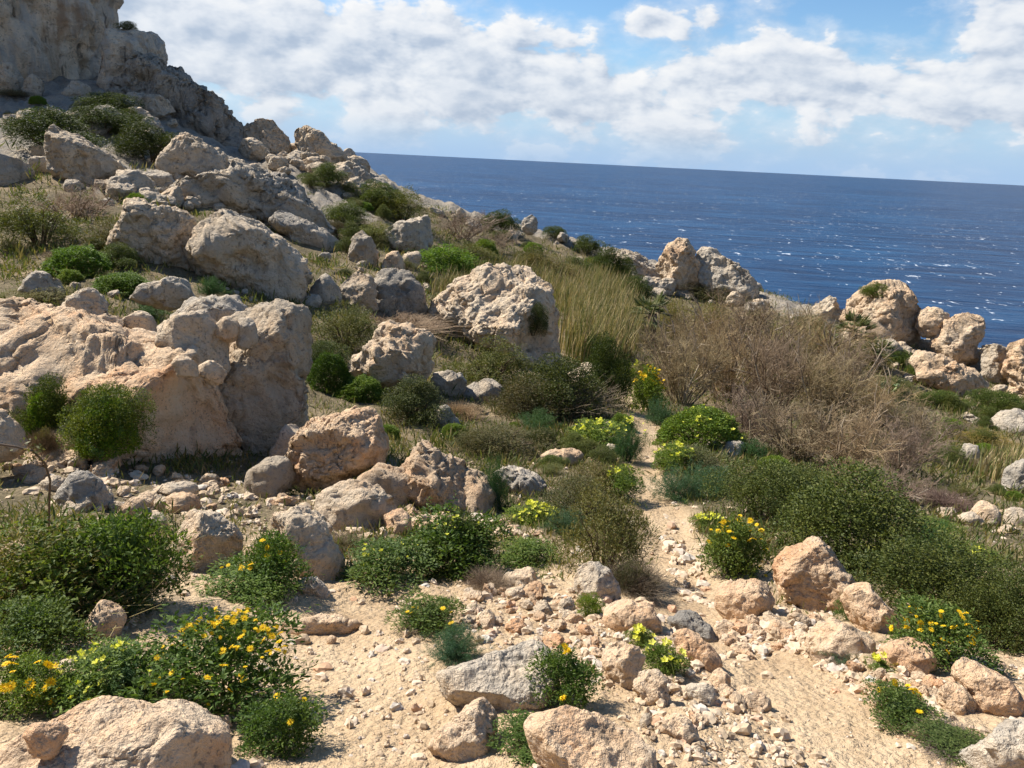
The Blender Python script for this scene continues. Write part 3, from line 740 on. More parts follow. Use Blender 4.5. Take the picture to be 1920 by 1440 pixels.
B('long sloping tan slab under the beaked boulder', [(1698, 692), (1716, 662), (1744, 660), (1796, 684), (1846, 712), (1872, 742), (1810, 744), (1744, 724)], warm=.6, Y=39, sub=6, pat=.6)
B('dark cleft rock right of the beaked boulder', [(1826, 668), (1848, 636), (1882, 646), (1902, 680), (1896, 720), (1850, 712)], warm=.4, light=.85, Y=43, sub=6, pat=.6)
B('tan rock cut by the right edge above shoreline', [(1884, 690), (1896, 648), (1930, 638), (1990, 660), (1990, 730), (1920, 730)], warm=.6, Y=41, sub=6, pat=.6)
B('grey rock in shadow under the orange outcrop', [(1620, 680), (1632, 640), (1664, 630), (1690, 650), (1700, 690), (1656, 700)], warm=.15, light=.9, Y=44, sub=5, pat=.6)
B('pale ledge cut by the right edge below the slab', [(1826, 800), (1850, 776), (1900, 770), (1990, 790), (1990, 824), (1890, 822)], warm=.35, sub=4)
B('grey boulder cut by the right edge beside dry shrub', [(1882, 920), (1892, 880), (1912, 862), (1960, 850), (1960, 930), (1908, 936)], warm=.3, sub=5)
B('rounded grey rock left of the right edge boulder', [(1794, 862), (1806, 832), (1834, 838), (1842, 868), (1822, 882)], warm=.3, sub=4)
B('large tan block of the broken wall at right', [(1818, 966), (1826, 938), (1858, 938), (1878, 956), (1872, 984), (1836, 990)], warm=.62, sub=4)
B('second tan block of the broken wall nearer right edge', [(1876, 978), (1884, 950), (1918, 956), (1928, 980), (1906, 996)], warm=.55, sub=4)
B('low tan block at left end of the broken wall', [(1792, 982), (1800, 962), (1830, 962), (1850, 982), (1826, 994)], warm=.6, sub=4)
# --- foreground
B('big orange boulder beside dark green bush at right', [(1444, 1050), (1448, 1022), (1470, 1026), (1490, 1030), (1524, 1016), (1562, 1030), (1602, 1080), (1606, 1130), (1590, 1160), (1540, 1148), (1474, 1112)], warm=.9, depth=.9, sub=6, cuts=6, rough=.85)
B('long tan rock joined to right of the orange boulder', [(1580, 1130), (1598, 1082), (1648, 1110), (1688, 1160), (1690, 1186), (1652, 1200), (1604, 1170)], warm=.72, sub=5, depth=.9)
B('rounded cream boulder at the path edge', [(1340, 1126), (1358, 1092), (1400, 1080), (1446, 1090), (1452, 1142), (1412, 1164), (1366, 1154)], warm=.72, sub=5, cuts=6, rough=.8)
B('flat grey slab with undercut front, bottom centre', [(818, 1262), (828, 1244), (880, 1222), (958, 1200), (1008, 1203), (1042, 1232), (1044, 1290), (1014, 1332), (950, 1330), (876, 1318), (828, 1298)], warm=.34, depth=1.05, sub=7, cuts=2, rough=.5, extra=(((-.05, -.22, .97), .40), ((-.1, -.9, -.15), .8)))
B('pointed cream stone in front of the grey slab', [(804, 1396), (850, 1346), (880, 1322), (922, 1300), (940, 1338), (936, 1384), (902, 1428), (842, 1426)], warm=.72, sub=6, cuts=7, rough=.75)
B('long cream rock at bottom, right of the pointed stone', [(984, 1346), (1006, 1328), (1062, 1328), (1132, 1350), (1202, 1390), (1252, 1440), (1240, 1490), (1110, 1476), (1016, 1416)], warm=.55, sub=6, cuts=5, rough=.6, Y=2.22, depth=.9, extra=(((.15, -.3, .94), .45),))
B('broad cream slab in the bottom left corner', [(-140, 1420), (0, 1388), (110, 1346), (200, 1326), (322, 1328), (384, 1350), (414, 1398), (408, 1470), (300, 1540), (0, 1540), (-140, 1500)], warm=.8, depth=1.1, sub=7, cuts=2, rough=.5, Y=1.98, extra=(((-.1, -.25, .95), .42), ((.8, -.6, .2), .85)))
B('small loose stone lying on the bottom left slab', [(44, 1376), (68, 1356), (130, 1356), (122, 1386), (92, 1416), (64, 1408)], warm=.82, sub=5, Y=1.93, depth=1.0, rough=.8)
B('wedge shaped grey boulder above the yellow daisies', [(308, 1046), (322, 982), (350, 958), (392, 954), (432, 990), (466, 1032), (462, 1066), (420, 1078), (360, 1072)], warm=.45, sub=6, cuts=4, rough=.8, extra=(((-.55, -.65, .5), .6), ((.72, -.68, .12), .55)))
B('tall sloping grey boulder in the rubble bank', [(512, 968), (544, 936), (576, 940), (602, 972), (628, 1024), (636, 1066), (610, 1094), (566, 1086), (554, 1042), (530, 1004)], warm=.48, sub=6, cuts=5, rough=.8)
B('ridged tan boulder behind the tall sloping boulder', [(584, 944), (598, 922), (660, 905), (698, 910), (748, 956), (744, 992), (680, 1000), (620, 986)], warm=.6, sub=5, cuts=6, light=.92, extra=(((.7, -.7, .1), .6),))
B('lumpy orange stone at end of the little stone wall', [(716, 986), (722, 958), (752, 950), (770, 966), (764, 1000), (734, 1012)], warm=.75, sub=4, rough=1.4)
B('rounded yellowish stone below the ridged tan boulder', [(662, 1024), (672, 1004), (694, 998), (714, 1014), (710, 1030), (680, 1036)], warm=.78, sub=4)
B('flat topped grey boulder in the left rubble', [(88, 916), (118, 890), (166, 884), (202, 912), (212, 950), (180, 964), (120, 952)], warm=.25, sub=5, cuts=5)
B('angular pale stone right of flat topped grey boulder', [(208, 970), (232, 936), (276, 930), (272, 956), (250, 980)], warm=.55, sub=4)
B('pale cube like stone left of the wedge shaped boulder', [(266, 988), (284, 957), (306, 965), (316, 987), (296, 1012)], warm=.55, sub=4)
B('long flat stone lying across the rubble bank', [(272, 926), (300, 908), (350, 904), (384, 910), (376, 926), (310, 940)], warm=.4, sub=4)
B('orange lump of stone below the long flat stone', [(302, 956), (310, 930), (344, 922), (374, 934), (370, 962), (330, 966)], warm=.85, sub=4)
B('whitish stone half buried beside the dirt patch', [(546, 1092), (568, 1078), (602, 1086), (632, 1112), (622, 1132), (578, 1122)], warm=.4, sub=5, light=1.05)
B('rounded stone with yellow lichen under the bramble', [(158, 1168), (174, 1132), (204, 1120), (232, 1150), (228, 1186), (196, 1204), (166, 1196)], warm=.75, sub=5, rough=.7)
B('flat buried cream stone at top of the dirt patch', [(500, 1180), (540, 1158), (640, 1154), (700, 1156), (716, 1176), (680, 1192), (560, 1200)], warm=.7, sub=5, depth=.8, light=1.03)
B('two lobed tan rock at centre of the near rubble', [(1124, 1142), (1140, 1120), (1178, 1128), (1200, 1136), (1218, 1124), (1246, 1150), (1242, 1190), (1182, 1188), (1130, 1170)], warm=.72, sub=5)
B('grey angular boulder above the near rubble heap', [(1076, 1096), (1092, 1062), (1124, 1052), (1160, 1080), (1168, 1122), (1132, 1132), (1084, 1122)], warm=.34, sub=5, cuts=8)
B('smooth pinkish rock at top of the near rubble heap', [(940, 1084), (974, 1062), (1014, 1068), (1028, 1096), (982, 1108), (950, 1102)], warm=.68, sub=5, rough=.7)
B('upright tan block splitting the near rubble', [(1128, 1222), (1150, 1192), (1188, 1204), (1208, 1230), (1200, 1282), (1172, 1296), (1144, 1264)], warm=.78, sub=5)
B('knobbly cream stone below the upright tan block', [(1184, 1290), (1198, 1262), (1234, 1257), (1252, 1280), (1248, 1322), (1206, 1330)], warm=.66, sub=5, rough=1.2)
B('long smooth cream stone slanting towards the path', [(1256, 1192), (1274, 1177), (1312, 1190), (1342, 1220), (1354, 1256), (1312, 1260), (1270, 1226)], warm=.82, sub=5, rough=.6)
B('grey rock behind the long smooth cream stone', [(1242, 1168), (1268, 1145), (1312, 1155), (1352, 1200), (1336, 1212), (1282, 1192)], warm=.08, light=.8, sub=5)
B('squat cream stone beside the path, right of rubble', [(1320, 1268), (1344, 1249), (1366, 1264), (1370, 1298), (1340, 1304)], warm=.75, sub=4)
B('lumpy cream stone on the path margin', [(1366, 1304), (1384, 1284), (1422, 1290), (1445, 1316), (1432, 1342), (1390, 1336)], warm=.68, sub=5)
B('knobbly tan stone at bottom casting shadow on path', [(1222, 1360), (1240, 1338), (1282, 1334), (1308, 1370), (1302, 1404), (1260, 1398)], warm=.6, sub=5, rough=1.3)
B('tilted grey flat stone near the path', [(1276, 1296), (1298, 1278), (1330, 1286), (1342, 1310), (1330, 1336), (1296, 1322)], warm=.3, sub=4)
B('orange red flat slab on the right bank', [(1636, 1226), (1648, 1202), (1702, 1197), (1752, 1220), (1758, 1258), (1702, 1274), (1664, 1258)], warm=1.0, sub=5, rough=.7)
B('smooth cream stone tilted on the right bank', [(1784, 1264), (1800, 1238), (1852, 1240), (1906, 1290), (1912, 1332), (1872, 1356), (1832, 1328)], warm=.82, sub=6, rough=.6, cuts=5)
B('tan stone under the tilted smooth cream stone', [(1754, 1306), (1770, 1276), (1802, 1288), (1834, 1322), (1818, 1352), (1768, 1342)], warm=.7, sub=5)
B('pale grey boulder in the bottom right corner', [(1796, 1404), (1838, 1362), (1900, 1349), (2000, 1370), (2000, 1450), (1900, 1458), (1822, 1444)], warm=.36, sub=5, depth=1.0, light=1.05)
B('earthy cream mound beside the path at right', [(1476, 1222), (1508, 1182), (1560, 1164), (1612, 1184), (1644, 1218), (1604, 1252), (1530, 1258)], warm=.72, sub=5, depth=1.0, rough=1.1)
B('small brick red stone lying on the dirt patch', [(582, 1178), (590, 1166), (614, 1166), (618, 1180), (600, 1187)], warm=1.0, light=.8, sub=3, depth=1.0)
B('small yellowish stone on dirt below the brick red stone', [(610, 1200), (616, 1190), (630, 1194), (632, 1208), (620, 1216)], warm=.75, sub=3, depth=1.0)
B('dark lump of rock under the knobbly stones by path', [(1336, 1182), (1352, 1160), (1376, 1170), (1380, 1196), (1354, 1204)], warm=.6, sub=4)
B('pale block between cream boulder and orange boulder', [(1438, 1186), (1446, 1162), (1476, 1160), (1488, 1184), (1462, 1198)], warm=.7, sub=4)

# ------------------------------------------------------------------ loose stones
FWD = CR @ np.array([0, 0, -1.0])


def mpp(P): return float((np.array(P) - np.array([0, 0, EYE])) @ FWD) / FPX     # metres per photograph pixel


STONE_ME = []
for k in range(16):
    r = np.random.default_rng(500 + k); V, F = get_ico(5)
    base = 1 + 0.25 * np.sin(np.linspace(-math.pi, math.pi, 361) * 2 + r.uniform(0, 6)) * r.uniform(0.2, 1)
    P = rock_shape(V, F, base * 0.5, 0.5 * r.uniform(0.7, 1.0), 500 + k, 0.75, 8, 1.1)
    P[:, 2] *= r.uniform(0.75, 1.0); P /= np.ptp(P[:, 0]); STONE_ME.append(mesh_np('stone', P, F, ROCK))


def in_poly(x, y, poly):
    ok = False; n = len(poly); j = n - 1
    for i in range(n):
        xi, yi = poly[i]; xj, yj = poly[j]
        if (yi > y) != (yj > y) and x < (xj - xi) * (y - yi) / (yj - yi) + xi: ok = not ok
        j = i
    return ok


def sample_poly(poly, n, r):
    a = np.array(poly); out = []
    while len(out) < n:
        x = r.uniform(a[:, 0].min(), a[:, 0].max()); y = r.uniform(a[:, 1].min(), a[:, 1].max())
        if in_poly(x, y, poly): out.append((x, y))
    return out


PREP = {'with', 'at', 'on', 'in', 'above', 'below', 'beside', 'behind', 'left', 'right', 'of', 'as', 'from', 'by', 'under', 'over', 'before', 'lying', 'cut', 'jutting', 'standing', 'resting', 'perched', 'propped',
        'leaning', 'joined', 'sloping', 'wedged', 'slanting', 'sunk', 'splitting', 'tilted', 'half', 'low', 'between', 'next', 'near', 'casting', 'strewn', 'growing', 'and', 'to', 'across', 'along', 'against', 'among', 'where', 'joining', 'running', 'down', 'beyond', 'low', 'nearer', 'half'}
NAMED, PENDING = [], []
ORD = ['', 'second', 'third', 'fourth', 'fifth', 'sixth', 'seventh', 'eighth', 'ninth', 'tenth', 'eleventh', 'twelfth', 'thirteenth', 'fourteenth', 'fifteenth']


def short_name(label):
    w = label.replace(',', '').split(); out = []; noun = False
    for x in w:
        if noun and x in PREP: break
        out.append(x); noun = noun or x in ('boulder', 'rock', 'slab', 'stone', 'block', 'crag', 'wall', 'wedge', 'lump', 'mound', 'outcrop', 'ledge', 'shoulder', 'step', 'apron')
    return ' '.join(out)


def say_which(px, py, what):
    '''a label that singles one of many out by the named boulder nearest to it'''
    d = [(math.hypot(px - a, py - b) / (30 + .5 * sz), a, b, n) for a, b, sz, n in NAMED]
    _, a, b, n = min(d)
    side = ('left of' if px < a else 'right of') if abs(px - a) > abs(py - b) * 1.2 else ('above' if py < b else 'below')
    return f'{what} {side} the {n}'


def put_stone(px, py, size_px, warm, label, cat, group, r, name='stone', sink=0.3, lift=0.0, pat=1.0, light=1.0):
    h = hit(px, py)
    if h is None: return
    s = size_px * mpp(h)
    o = bpy.data.objects.new(name, STONE_ME[r.integers(len(STONE_ME))]); C.objects.link(o)
    sc = (s * r.uniform(.9, 1.15), s * r.uniform(.75, 1.1), s * r.uniform(.65, .95))
    o.scale = sc
    o.rotation_euler = (r.uniform(-.5, .5), r.uniform(-.5, .5), r.uniform(0, 6.28))
    o.location = (h[0], h[1] + s * 0.25, float(hz(h[0], h[1] + s * .25)[0]) + sc[2] * (0.5 - sink) + lift * s)
    pf = float(np.clip(8.0 / h[1], .16, 1.1)); o.color = (warm, light * 1.06, s * pf, pf)
    hue = 'orange' if warm > .82 else 'tan' if warm > .62 else 'cream' if warm > .42 else 'grey'
    PENDING.append((px, o))
    tag(o, say_which(px, py, f"{'small' if size_px < 20 else 'larger' if size_px > 32 else 'medium'} {hue} {cat}"), cat, group)


HEAPS = [  # polygon in the photograph, number, sizes in px, warmth range, label, group, category
    ([(0, 850), (150, 855), (300, 885), (460, 915), (700, 960), (700, 1000), (640, 1000), (500, 1010), (470, 970), (300, 965), (200, 985), (60, 925), (0, 900)], 56, (16, 58), (.3, .85),
     'loose limestone in the rubble bank below the pink slab', 'stones of the left rubble bank'),
    ([(770, 962), (860, 985), (1015, 995), (1020, 1020), (880, 1010), (770, 1000)], 22, (18, 34), (.55, 1.0),
     'orange stone in the little tumbled wall above green herbs', 'stones of the little tumbled wall'),
    ([(870, 1110), (960, 1096), (1080, 1120), (1130, 1180), (1130, 1240), (1040, 1215), (980, 1196), (880, 1180)], 68, (14, 50), (.45, 1.0),
     'tan rubble stone heaped above the flat grey slab', 'stones of the near rubble heap'),
    ([(1150, 1290), (1300, 1260), (1400, 1330), (1310, 1420), (1190, 1400)], 36, (13, 40), (.45, .85),
     'small cream stone strewn below the upright tan block', 'stones strewn by the path bend'),
    ([(1340, 1180), (1450, 1160), (1560, 1180), (1500, 1220), (1380, 1240)], 38, (13, 42), (.5, .9),
     'tan stone of the heap in front of the orange boulder', 'stones in front of the orange boulder'),
    ([(1600, 1250), (1770, 1270), (1790, 1370), (1740, 1400), (1640, 1330)], 46, (13, 42), (.5, .9),
     'pale stone strewn on right bank below the orange slab', 'stones of the right bank'),
    ([(1500, 880), (1780, 940), (1910, 970), (1910, 1010), (1780, 990), (1640, 940)], 22, (14, 34), (.35, .7),
     'pale stone of the broken wall beyond the dark green bush', 'stones of the broken wall'),
    ([(355, 520), (430, 515), (490, 540), (480, 565), (420, 560)], 22, (9, 20), (.3, .55),
     'small grey stone walled up under the sloping boulder', 'stones walled up under the boulder'),
]
nr = np.random.default_rng(21)
NAMED += [(a, b, sz, short_name(n)) for a, b, sz, n in NAMED_OUT]
for poly, n, (s0, s1), (w0, w1), label, group in HEAPS:
    for x, y in sample_poly(poly, n, nr):
        put_stone(x, y, s0 + (s1 - s0) * nr.random() ** 1.7, nr.uniform(w0, w1), label, 'stone', group, nr, pat=1.0, light=nr.uniform(.85, 1.08))
FIELDS = [
    ([(170, 345), (300, 330), (450, 310), (590, 410), (540, 450), (480, 420), (380, 395), (200, 395)], 72, (26, 74), (.2, .55), 'rough grey boulder of the boulder field below the crag', 'boulders of the left boulder field', .7),
    ([(440, 275), (540, 290), (650, 305), (745, 365), (700, 400), (600, 350), (480, 310)], 54, (18, 56), (.3, .6), 'pale boulder piled on the slope below skyline wedge', 'boulders piled below the skyline wedge', .7),
    ([(1640, 690), (1920, 745), (1920, 830), (1780, 790)], 26, (10, 36), (.3, .6), 'pale rock scattered among scrub on right coastal slope', 'rocks on the right coastal slope', .8),
    ([(770, 385), (900, 415), (1050, 445), (1190, 490), (1140, 520), (1000, 470)], 18, (10, 34), (.3, .6), 'small pale rock along the crest of the ridge', 'rocks along the ridge crest', .8),
    ([(0, 560), (230, 590), (300, 575), (540, 590), (560, 570), (380, 540), (100, 520)], 14, (10, 26), (.3, .5), 'grey rock in the scrub behind the pink slab', 'rocks behind the pink slab', 1.),
    ([(800, 700), (1100, 720), (1130, 860), (920, 850), (800, 800)], 16, (10, 28), (.15, .6), 'grey rock half hidden in the central scrub', 'rocks in the central scrub', 1.),
    ([(1480, 592), (1560, 585), (1720, 650), (1920, 705), (1920, 735), (1700, 700), (1560, 640)], 32, (18, 58), (.3, .7), 'jagged rock of the coastal outcrop at right', 'rocks of the coastal outcrop', .7),
    ([(1150, 515), (1240, 515), (1330, 530), (1450, 570), (1400, 590), (1250, 565)], 26, (16, 48), (.2, .5), 'jagged rock of ridge around the tan crag', 'rocks around the tan crag', .7),
    ([(0, 215), (200, 200), (330, 240), (300, 290), (120, 240), (0, 260)], 40, (16, 58), (.15, .45), 'grey rock fallen below the cliff', 'rocks below the cliff', .6),
    ([(560, 470), (700, 500), (860, 480), (800, 560), (650, 530)], 13, (10, 30), (.25, .6), 'grey rock on slope behind the scooped boulder', 'rocks behind the scooped boulder', .8),
]
for poly, n, (s0, s1), (w0, w1), label, group, pat in FIELDS:
    for x, y in sample_poly(poly, n, nr):
        put_stone(x, y, s0 + (s1 - s0) * nr.random() ** 1.6, nr.uniform(w0, w1), label, 'rock', group, nr, name='rock', pat=pat)


def merge(parts):
    """list of (V, F) with equal face sizes -> one V, F"""
    vs_, fs_, k = [], [], 0
    for V, F in parts:
        vs_.append(V); fs_.append(F + k); k += len(V)
    return np.concatenate(vs_), np.concatenate(fs_)


def scatter_log(n, r0, r1, a0, a1, r):
    th = np.radians(r.uniform(a0, a1, n)); rr = np.exp(r.uniform(math.log(r0), math.log(r1), n))
    return rr * np.sin(th), rr * np.cos(th), rr


def build_pebbles():
    r = np.random.default_rng(31); parts = []
    shapes = []
    for k in range(12):
        V, F = get_ico(2 if k < 6 else 1)
        P = V * (1 + 0.30 * r.normal(size=(len(V), 1)).clip(-1, 1)) * r.uniform(.6, 1.2, 3); shapes.append((P, F))
    x, y, rr = scatter_log(8500, 1.6, 13, -40, 40, r)
    pd = path_dist(x, y); sz = np.minimum(0.0036 * np.exp(r.normal(0, .78, len(x))) * (rr ** 0.55), .035)
    keep = (fbm(np.stack([x, y, 0 * x], 1) * 1.1 + 3, 3) + r.normal(0, .25, len(x)) > -0.12) & ~((pd < .55) & (r.random(len(x)) < .72))
    x, y, sz = x[keep], y[keep], sz[keep]; z = hz(x, y)
    ang = r.uniform(0, 6.28, len(x))
    for k in range(len(x)):
        P, F = shapes[r.integers(6)] if sz[k] > 0.015 else shapes[6 + r.integers(6)]
        c, s = math.cos(ang[k]), math.sin(ang[k])
        Q = np.stack([P[:, 0] * c - P[:, 1] * s, P[:, 0] * s + P[:, 1] * c, P[:, 2] * .75], 1) * sz[k]
        parts.append((Q + np.array([x[k], y[k], z[k] + sz[k] * .25]), F))
    # handfuls of broken rubble in the heaps
    for poly, n in (([(860, 1100), (1130, 1120), (1420, 1330), (1310, 1430), (1150, 1300), (860, 1190)], 640), ([(1340, 1170), (1560, 1170), (1790, 1290), (1760, 1400), (1640, 1330), (1500, 1230), (1380, 1240)], 520),
                    ([(50, 860), (460, 905), (1020, 985), (1010, 1020), (640, 1000), (300, 965), (60, 925)], 520), ([(1240, 960), (1290, 1000), (1340, 1150), (1260, 1120)], 110), ([(520, 1170), (800, 1180), (800, 1430), (640, 1430)], 120), ([(960, 1400), (1500, 1400), (1560, 1440), (1200, 1440)], 90)):
        for px, py in sample_poly(poly, n, r):
            h = hit(px, py); q = min((5 + 20 * r.random() ** 2.6) * mpp(h) * .5, .09); P, F = shapes[r.integers(6)]
            a = r.uniform(0, 6.28); c, s = math.cos(a), math.sin(a)
            Q = np.stack([P[:, 0] * c - P[:, 1] * s, P[:, 0] * s + P[:, 1] * c, P[:, 2] * .8], 1) * q; parts.append((Q + h + [0, 0, q * .3], F))
    V, F = merge(parts)
    o = link('pebbles', mesh_np('pebbles', V, F, PEB, smooth=False))
    tag(o, 'fine gravel and pebbles strewn over the pale soil', 'gravel', kind='stuff')


def make_peb_mat():
    m, T, o = new_mat('pebble_stone')
    geo = T.new('ShaderNodeNewGeometry')
    c = T.ramp(geo.outputs['Random Per Island'], [(0, (0.42, 0.31, 0.20)), (.35, (0.56, 0.43, 0.29)), (.7, (0.64, 0.50, 0.36)), (.9, (0.50, 0.45, 0.38)), (1, (0.56, 0.33, 0.19))])
    n = T.noise(geo.outputs['Position'], 120, 3, .6)
    principled(T, o, T.mix(T.maprange(n, .45, .7, 0, .35), c, (.3, .23, .16)), .95, None, .1)
    return m


PEB = make_peb_mat()
build_pebbles()


# ------------------------------------------------------------------ plants
def nrm(a): return a / (np.linalg.norm(a, axis=-1, keepdims=True) + 1e-12)


def leaf_quads(P, D, L, W, r, droop=0.0):
    n = len(P); D = nrm(D); S = nrm(np.cross(D, r.normal(size=(n, 3))))
    L = np.broadcast_to(L, (n,))[:, None] * r.uniform(.7, 1.25, (n, 1)); W = np.broadcast_to(W, (n,))[:, None]
    mid = P + D * L * 0.5 + np.array([0, 0, droop]) * L
    V = np.stack([P, mid + S * W * .5, P + D * L, mid - S * W * .5], 1).reshape(-1, 3)
    return V, np.arange(4 * n).reshape(n, 4)


def tubes(A, Bp, ra, rb, sides=3):
    """straight tapered twigs from A to Bp"""
    n = len(A); D = nrm(Bp - A); ref = np.where(np.abs(D[:, 2:3]) < .9, np.array([[0, 0, 1.]]), np.array([[1., 0, 0]]))
    U = nrm(np.cross(D, ref)); W = np.cross(D, U)
    ra = np.broadcast_to(ra, (n,))[:, None]; rb = np.broadcast_to(rb, (n,))[:, None]
    ring = []
    for c, rad in ((A, ra), (Bp, rb)):
        for k in range(sides):
            t = 2 * math.pi * k / sides; ring.append(c + (U * math.cos(t) + W * math.sin(t)) * rad)
    V = np.stack(ring, 1).reshape(-1, 3); o = (np.arange(n) * 2 * sides)[:, None]
    F = np.concatenate([o + np.array([[k, (k + 1) % sides, sides + (k + 1) % sides, sides + k]]) for k in range(sides)])
    return V, F


def dome_dirs(n, r, zmin=-0.05):
    v = nrm(r.normal(size=(n * 3, 3))); v = v[v[:, 2] > zmin][:n]; return v


def lobed(nlobe, n, r, rad=(.16, .26), spread=.42, squash=.85, fill=.35):
    """points and outward directions spread over a lobed crown of unit width and height"""
    d = dome_dirs(nlobe, r, 0.0); cen = d * np.array([spread, spread, spread * 1.35]) * r.uniform(.55, 1.0, (nlobe, 1))
    cen[:, 2] = np.clip(cen[:, 2], 0.10, None); R = r.uniform(*rad, nlobe)
    k = r.choice(nlobe, n, p=R ** 2 / (R ** 2).sum()); q = nrm(r.normal(size=(n, 3)))
    q[:, 2] = np.where(r.random(n) < .6, np.abs(q[:, 2]), q[:, 2])
    sh = 1 - fill * r.random(n) ** 2.2
    P = cen[k] + q * (R[k] * sh)[:, None] * np.array([1, 1, 1.1])
    P[:, 2] = np.where(P[:, 2] < 0.01, np.abs(P[:, 2]) * .6 + .01, P[:, 2])
    P[:, :2] *= .52 / np.percentile(np.abs(P[:, :2]), 99); P[:, 2] *= 1.0 / np.percentile(P[:, 2], 99)
    return P, q


def stems(n, r, h=.6, spread=.36, rad=.012):
    a = r.uniform(0, 6.28, n); A = np.stack([np.cos(a) * .05, np.sin(a) * .05, np.full(n, -.06)], 1)
    B1 = np.stack([np.cos(a) * spread * r.uniform(.3, .7, n), np.sin(a) * spread * r.uniform(.3, .7, n), h * r.uniform(.4, .7, n)], 1)
    B2 = B1 + np.stack([np.cos(a) * .14, np.sin(a) * .14, np.full(n, .2)], 1) * r.uniform(.5, 1.2, (n, 1))
    return merge([tubes(A, B1, rad, rad * .7), tubes(B1, B2, rad * .7, rad * .3)])


PROTO = {}


def sprigs(P, q, n, r, L=(.05, .14), leaf=.03, wid=.013, per=9):
    """shoots that stick out of a crown, with leaves along them"""
    i = r.integers(len(P), size=n); D = nrm(q[i] + [0, 0, .6] + r.normal(size=(n, 3)) * .4); l = r.uniform(*L, n)
    t = np.linspace(.1, 1, per)[None, :, None]; A = (P[i][:, None] + D[:, None] * l[:, None, None] * t).reshape(-1, 3)
    return leaf_quads(A, np.repeat(D, per, 0) * .6 + r.normal(size=A.shape) * .7, leaf, wid, r)


def fronds(n, per, r, L=.55):
    a = r.uniform(0, 6.28, n); el = r.uniform(.25, 1.45, n); D = np.stack([np.cos(a) * np.cos(el), np.sin(a) * np.cos(el), np.sin(el) * 1.5], 1)
    B0 = np.stack([r.normal(0, .13, n), r.normal(0, .13, n), np.zeros(n)], 1); l = r.uniform(.5, 1.0, n) * L
    t = r.random((n, per, 1)) ** .7; A = B0[:, None] + D[:, None] * l[:, None, None] * t; A[:, :, 2] -= (.25 * (t[:, :, 0] ** 2)) * l[:, None]
    A += r.normal(size=A.shape) * .022 * t; A[:, :, 2] = np.abs(A[:, :, 2]); A = A.reshape(-1, 3)
    V, F = leaf_quads(A, np.repeat(D, per, 0) * .5 + r.normal(size=A.shape), .05, .005, r)
    V[:, :2] *= .5 / np.percentile(np.abs(V[:, :2]), 99.5); V[:, 2] /= np.percentile(V[:, 2], 99.5); return V, F



def reg(kind, fol, stem, fmat, smat=None):
    PROTO.setdefault(kind, []).append((mesh_np(kind + '_foliage', *fol, fmat, smooth=False), mesh_np(kind + '_stem', *stem, smat or M_WOOD)))


for k in range(3):
    r = np.random.default_rng(60 + k)
    P, q = lobed(38, 22000, r, (.06, .20), .42); reg('evergreen', merge([leaf_quads(P, q * .7 + r.normal(size=P.shape) * .6 + [0, 0, .3], .026, .013, r), sprigs(P, q, 420, r, (.03, .11), .026, .012)]), stems(14, r), M_LENT)
    P, q = lobed(26, 9000, r, (.10, .2), .40); reg('olive', merge([leaf_quads(P, q + r.normal(size=P.shape) * .7 + [0, 0, .5], .042, .011, r), sprigs(P, q, 420, r, (.06, .2), .034, .009)]), stems(24, r, .8), M_OLIVE)
    P, q = lobed(30, 5200, r, (.07, .2), .42); reg('herb', merge([leaf_quads(P, q * .8 + r.normal(size=P.shape) * .8 + [0, 0, .35], .062, .024, r, .06), sprigs(P, q, 150, r, (.08, .24), .05, .014)]), stems(26, r, .95, .42, .005), M_HERB, M_HERB)
for k in range(2):
    r = np.random.default_rng(80 + k)
    d = dome_dirs(17000, r); rr_ = 1 + .34 * fbm(d * 2.1 + k * 9, 4, .6)[:, None]; P = d * rr_ * np.array([.47, .47, .92]) * (1 - .25 * r.random((len(d), 1)) ** 2)
    reg('cushion', merge([leaf_quads(P, d * .7 + r.normal(size=P.shape) * .75 + [0, 0, .35], .038, .019, r), sprigs(P, d, 330, r, (.04, .14), .034, .013)]), stems(18, r, .5, .3), M_CUSH)
    reg('feathery', fronds(130, 95, r), stems(10, r), M_FEATH)


def twig_tree(r, nmain=9, levels=(5, 5, 5), spread=.55, h=.95, rad=.010, curl=.35):
    parts = []
    a = r.uniform(0, 6.28, nmain); tilt = r.uniform(.15, .95, nmain)
    A = np.zeros((nmain, 3)); A[:, :2] = r.normal(0, .04, (nmain, 2)); A[:, 2] = -.05
    D = nrm(np.stack([np.cos(a) * tilt, np.sin(a) * tilt, np.ones(nmain)], 1)); L = h * r.uniform(.35, .6, nmain)
    rad_ = rad
    for lev in range(len(levels) + 1):
        M = A + D * L[:, None] * .5; D2 = nrm(D + r.normal(size=D.shape) * curl * .5); E = M + D2 * L[:, None] * .5
        parts.append(tubes(A, M, rad_, rad_ * .8)); parts.append(tubes(M, E, rad_ * .8, rad_ * .5))
        if lev == len(levels): break
        k = levels[lev]; t = r.uniform(.25, 1.0, (len(A), k, 1))
        base = np.where(t < .5, A[:, None] + (M - A)[:, None] * t * 2, M[:, None] + (E - M)[:, None] * (t - .5) * 2).reshape(-1, 3)
        D = nrm((D2[:, None] + r.normal(size=(len(A), k, 3)) * .62 + np.array([0, 0, .10])).reshape(-1, 3)); L = np.repeat(L, k) * r.uniform(.35, .62, len(base)); A = base; rad_ *= .52
    V, F = merge(parts)
    V[:, 2] = np.where(V[:, 2] < -.05, -.05, V[:, 2])
    V[:, :2] *= .5 / np.percentile(np.abs(V[:, :2]), 99); V[:, 2] /= np.percentile(V[:, 2], 99.5)
    return V, F


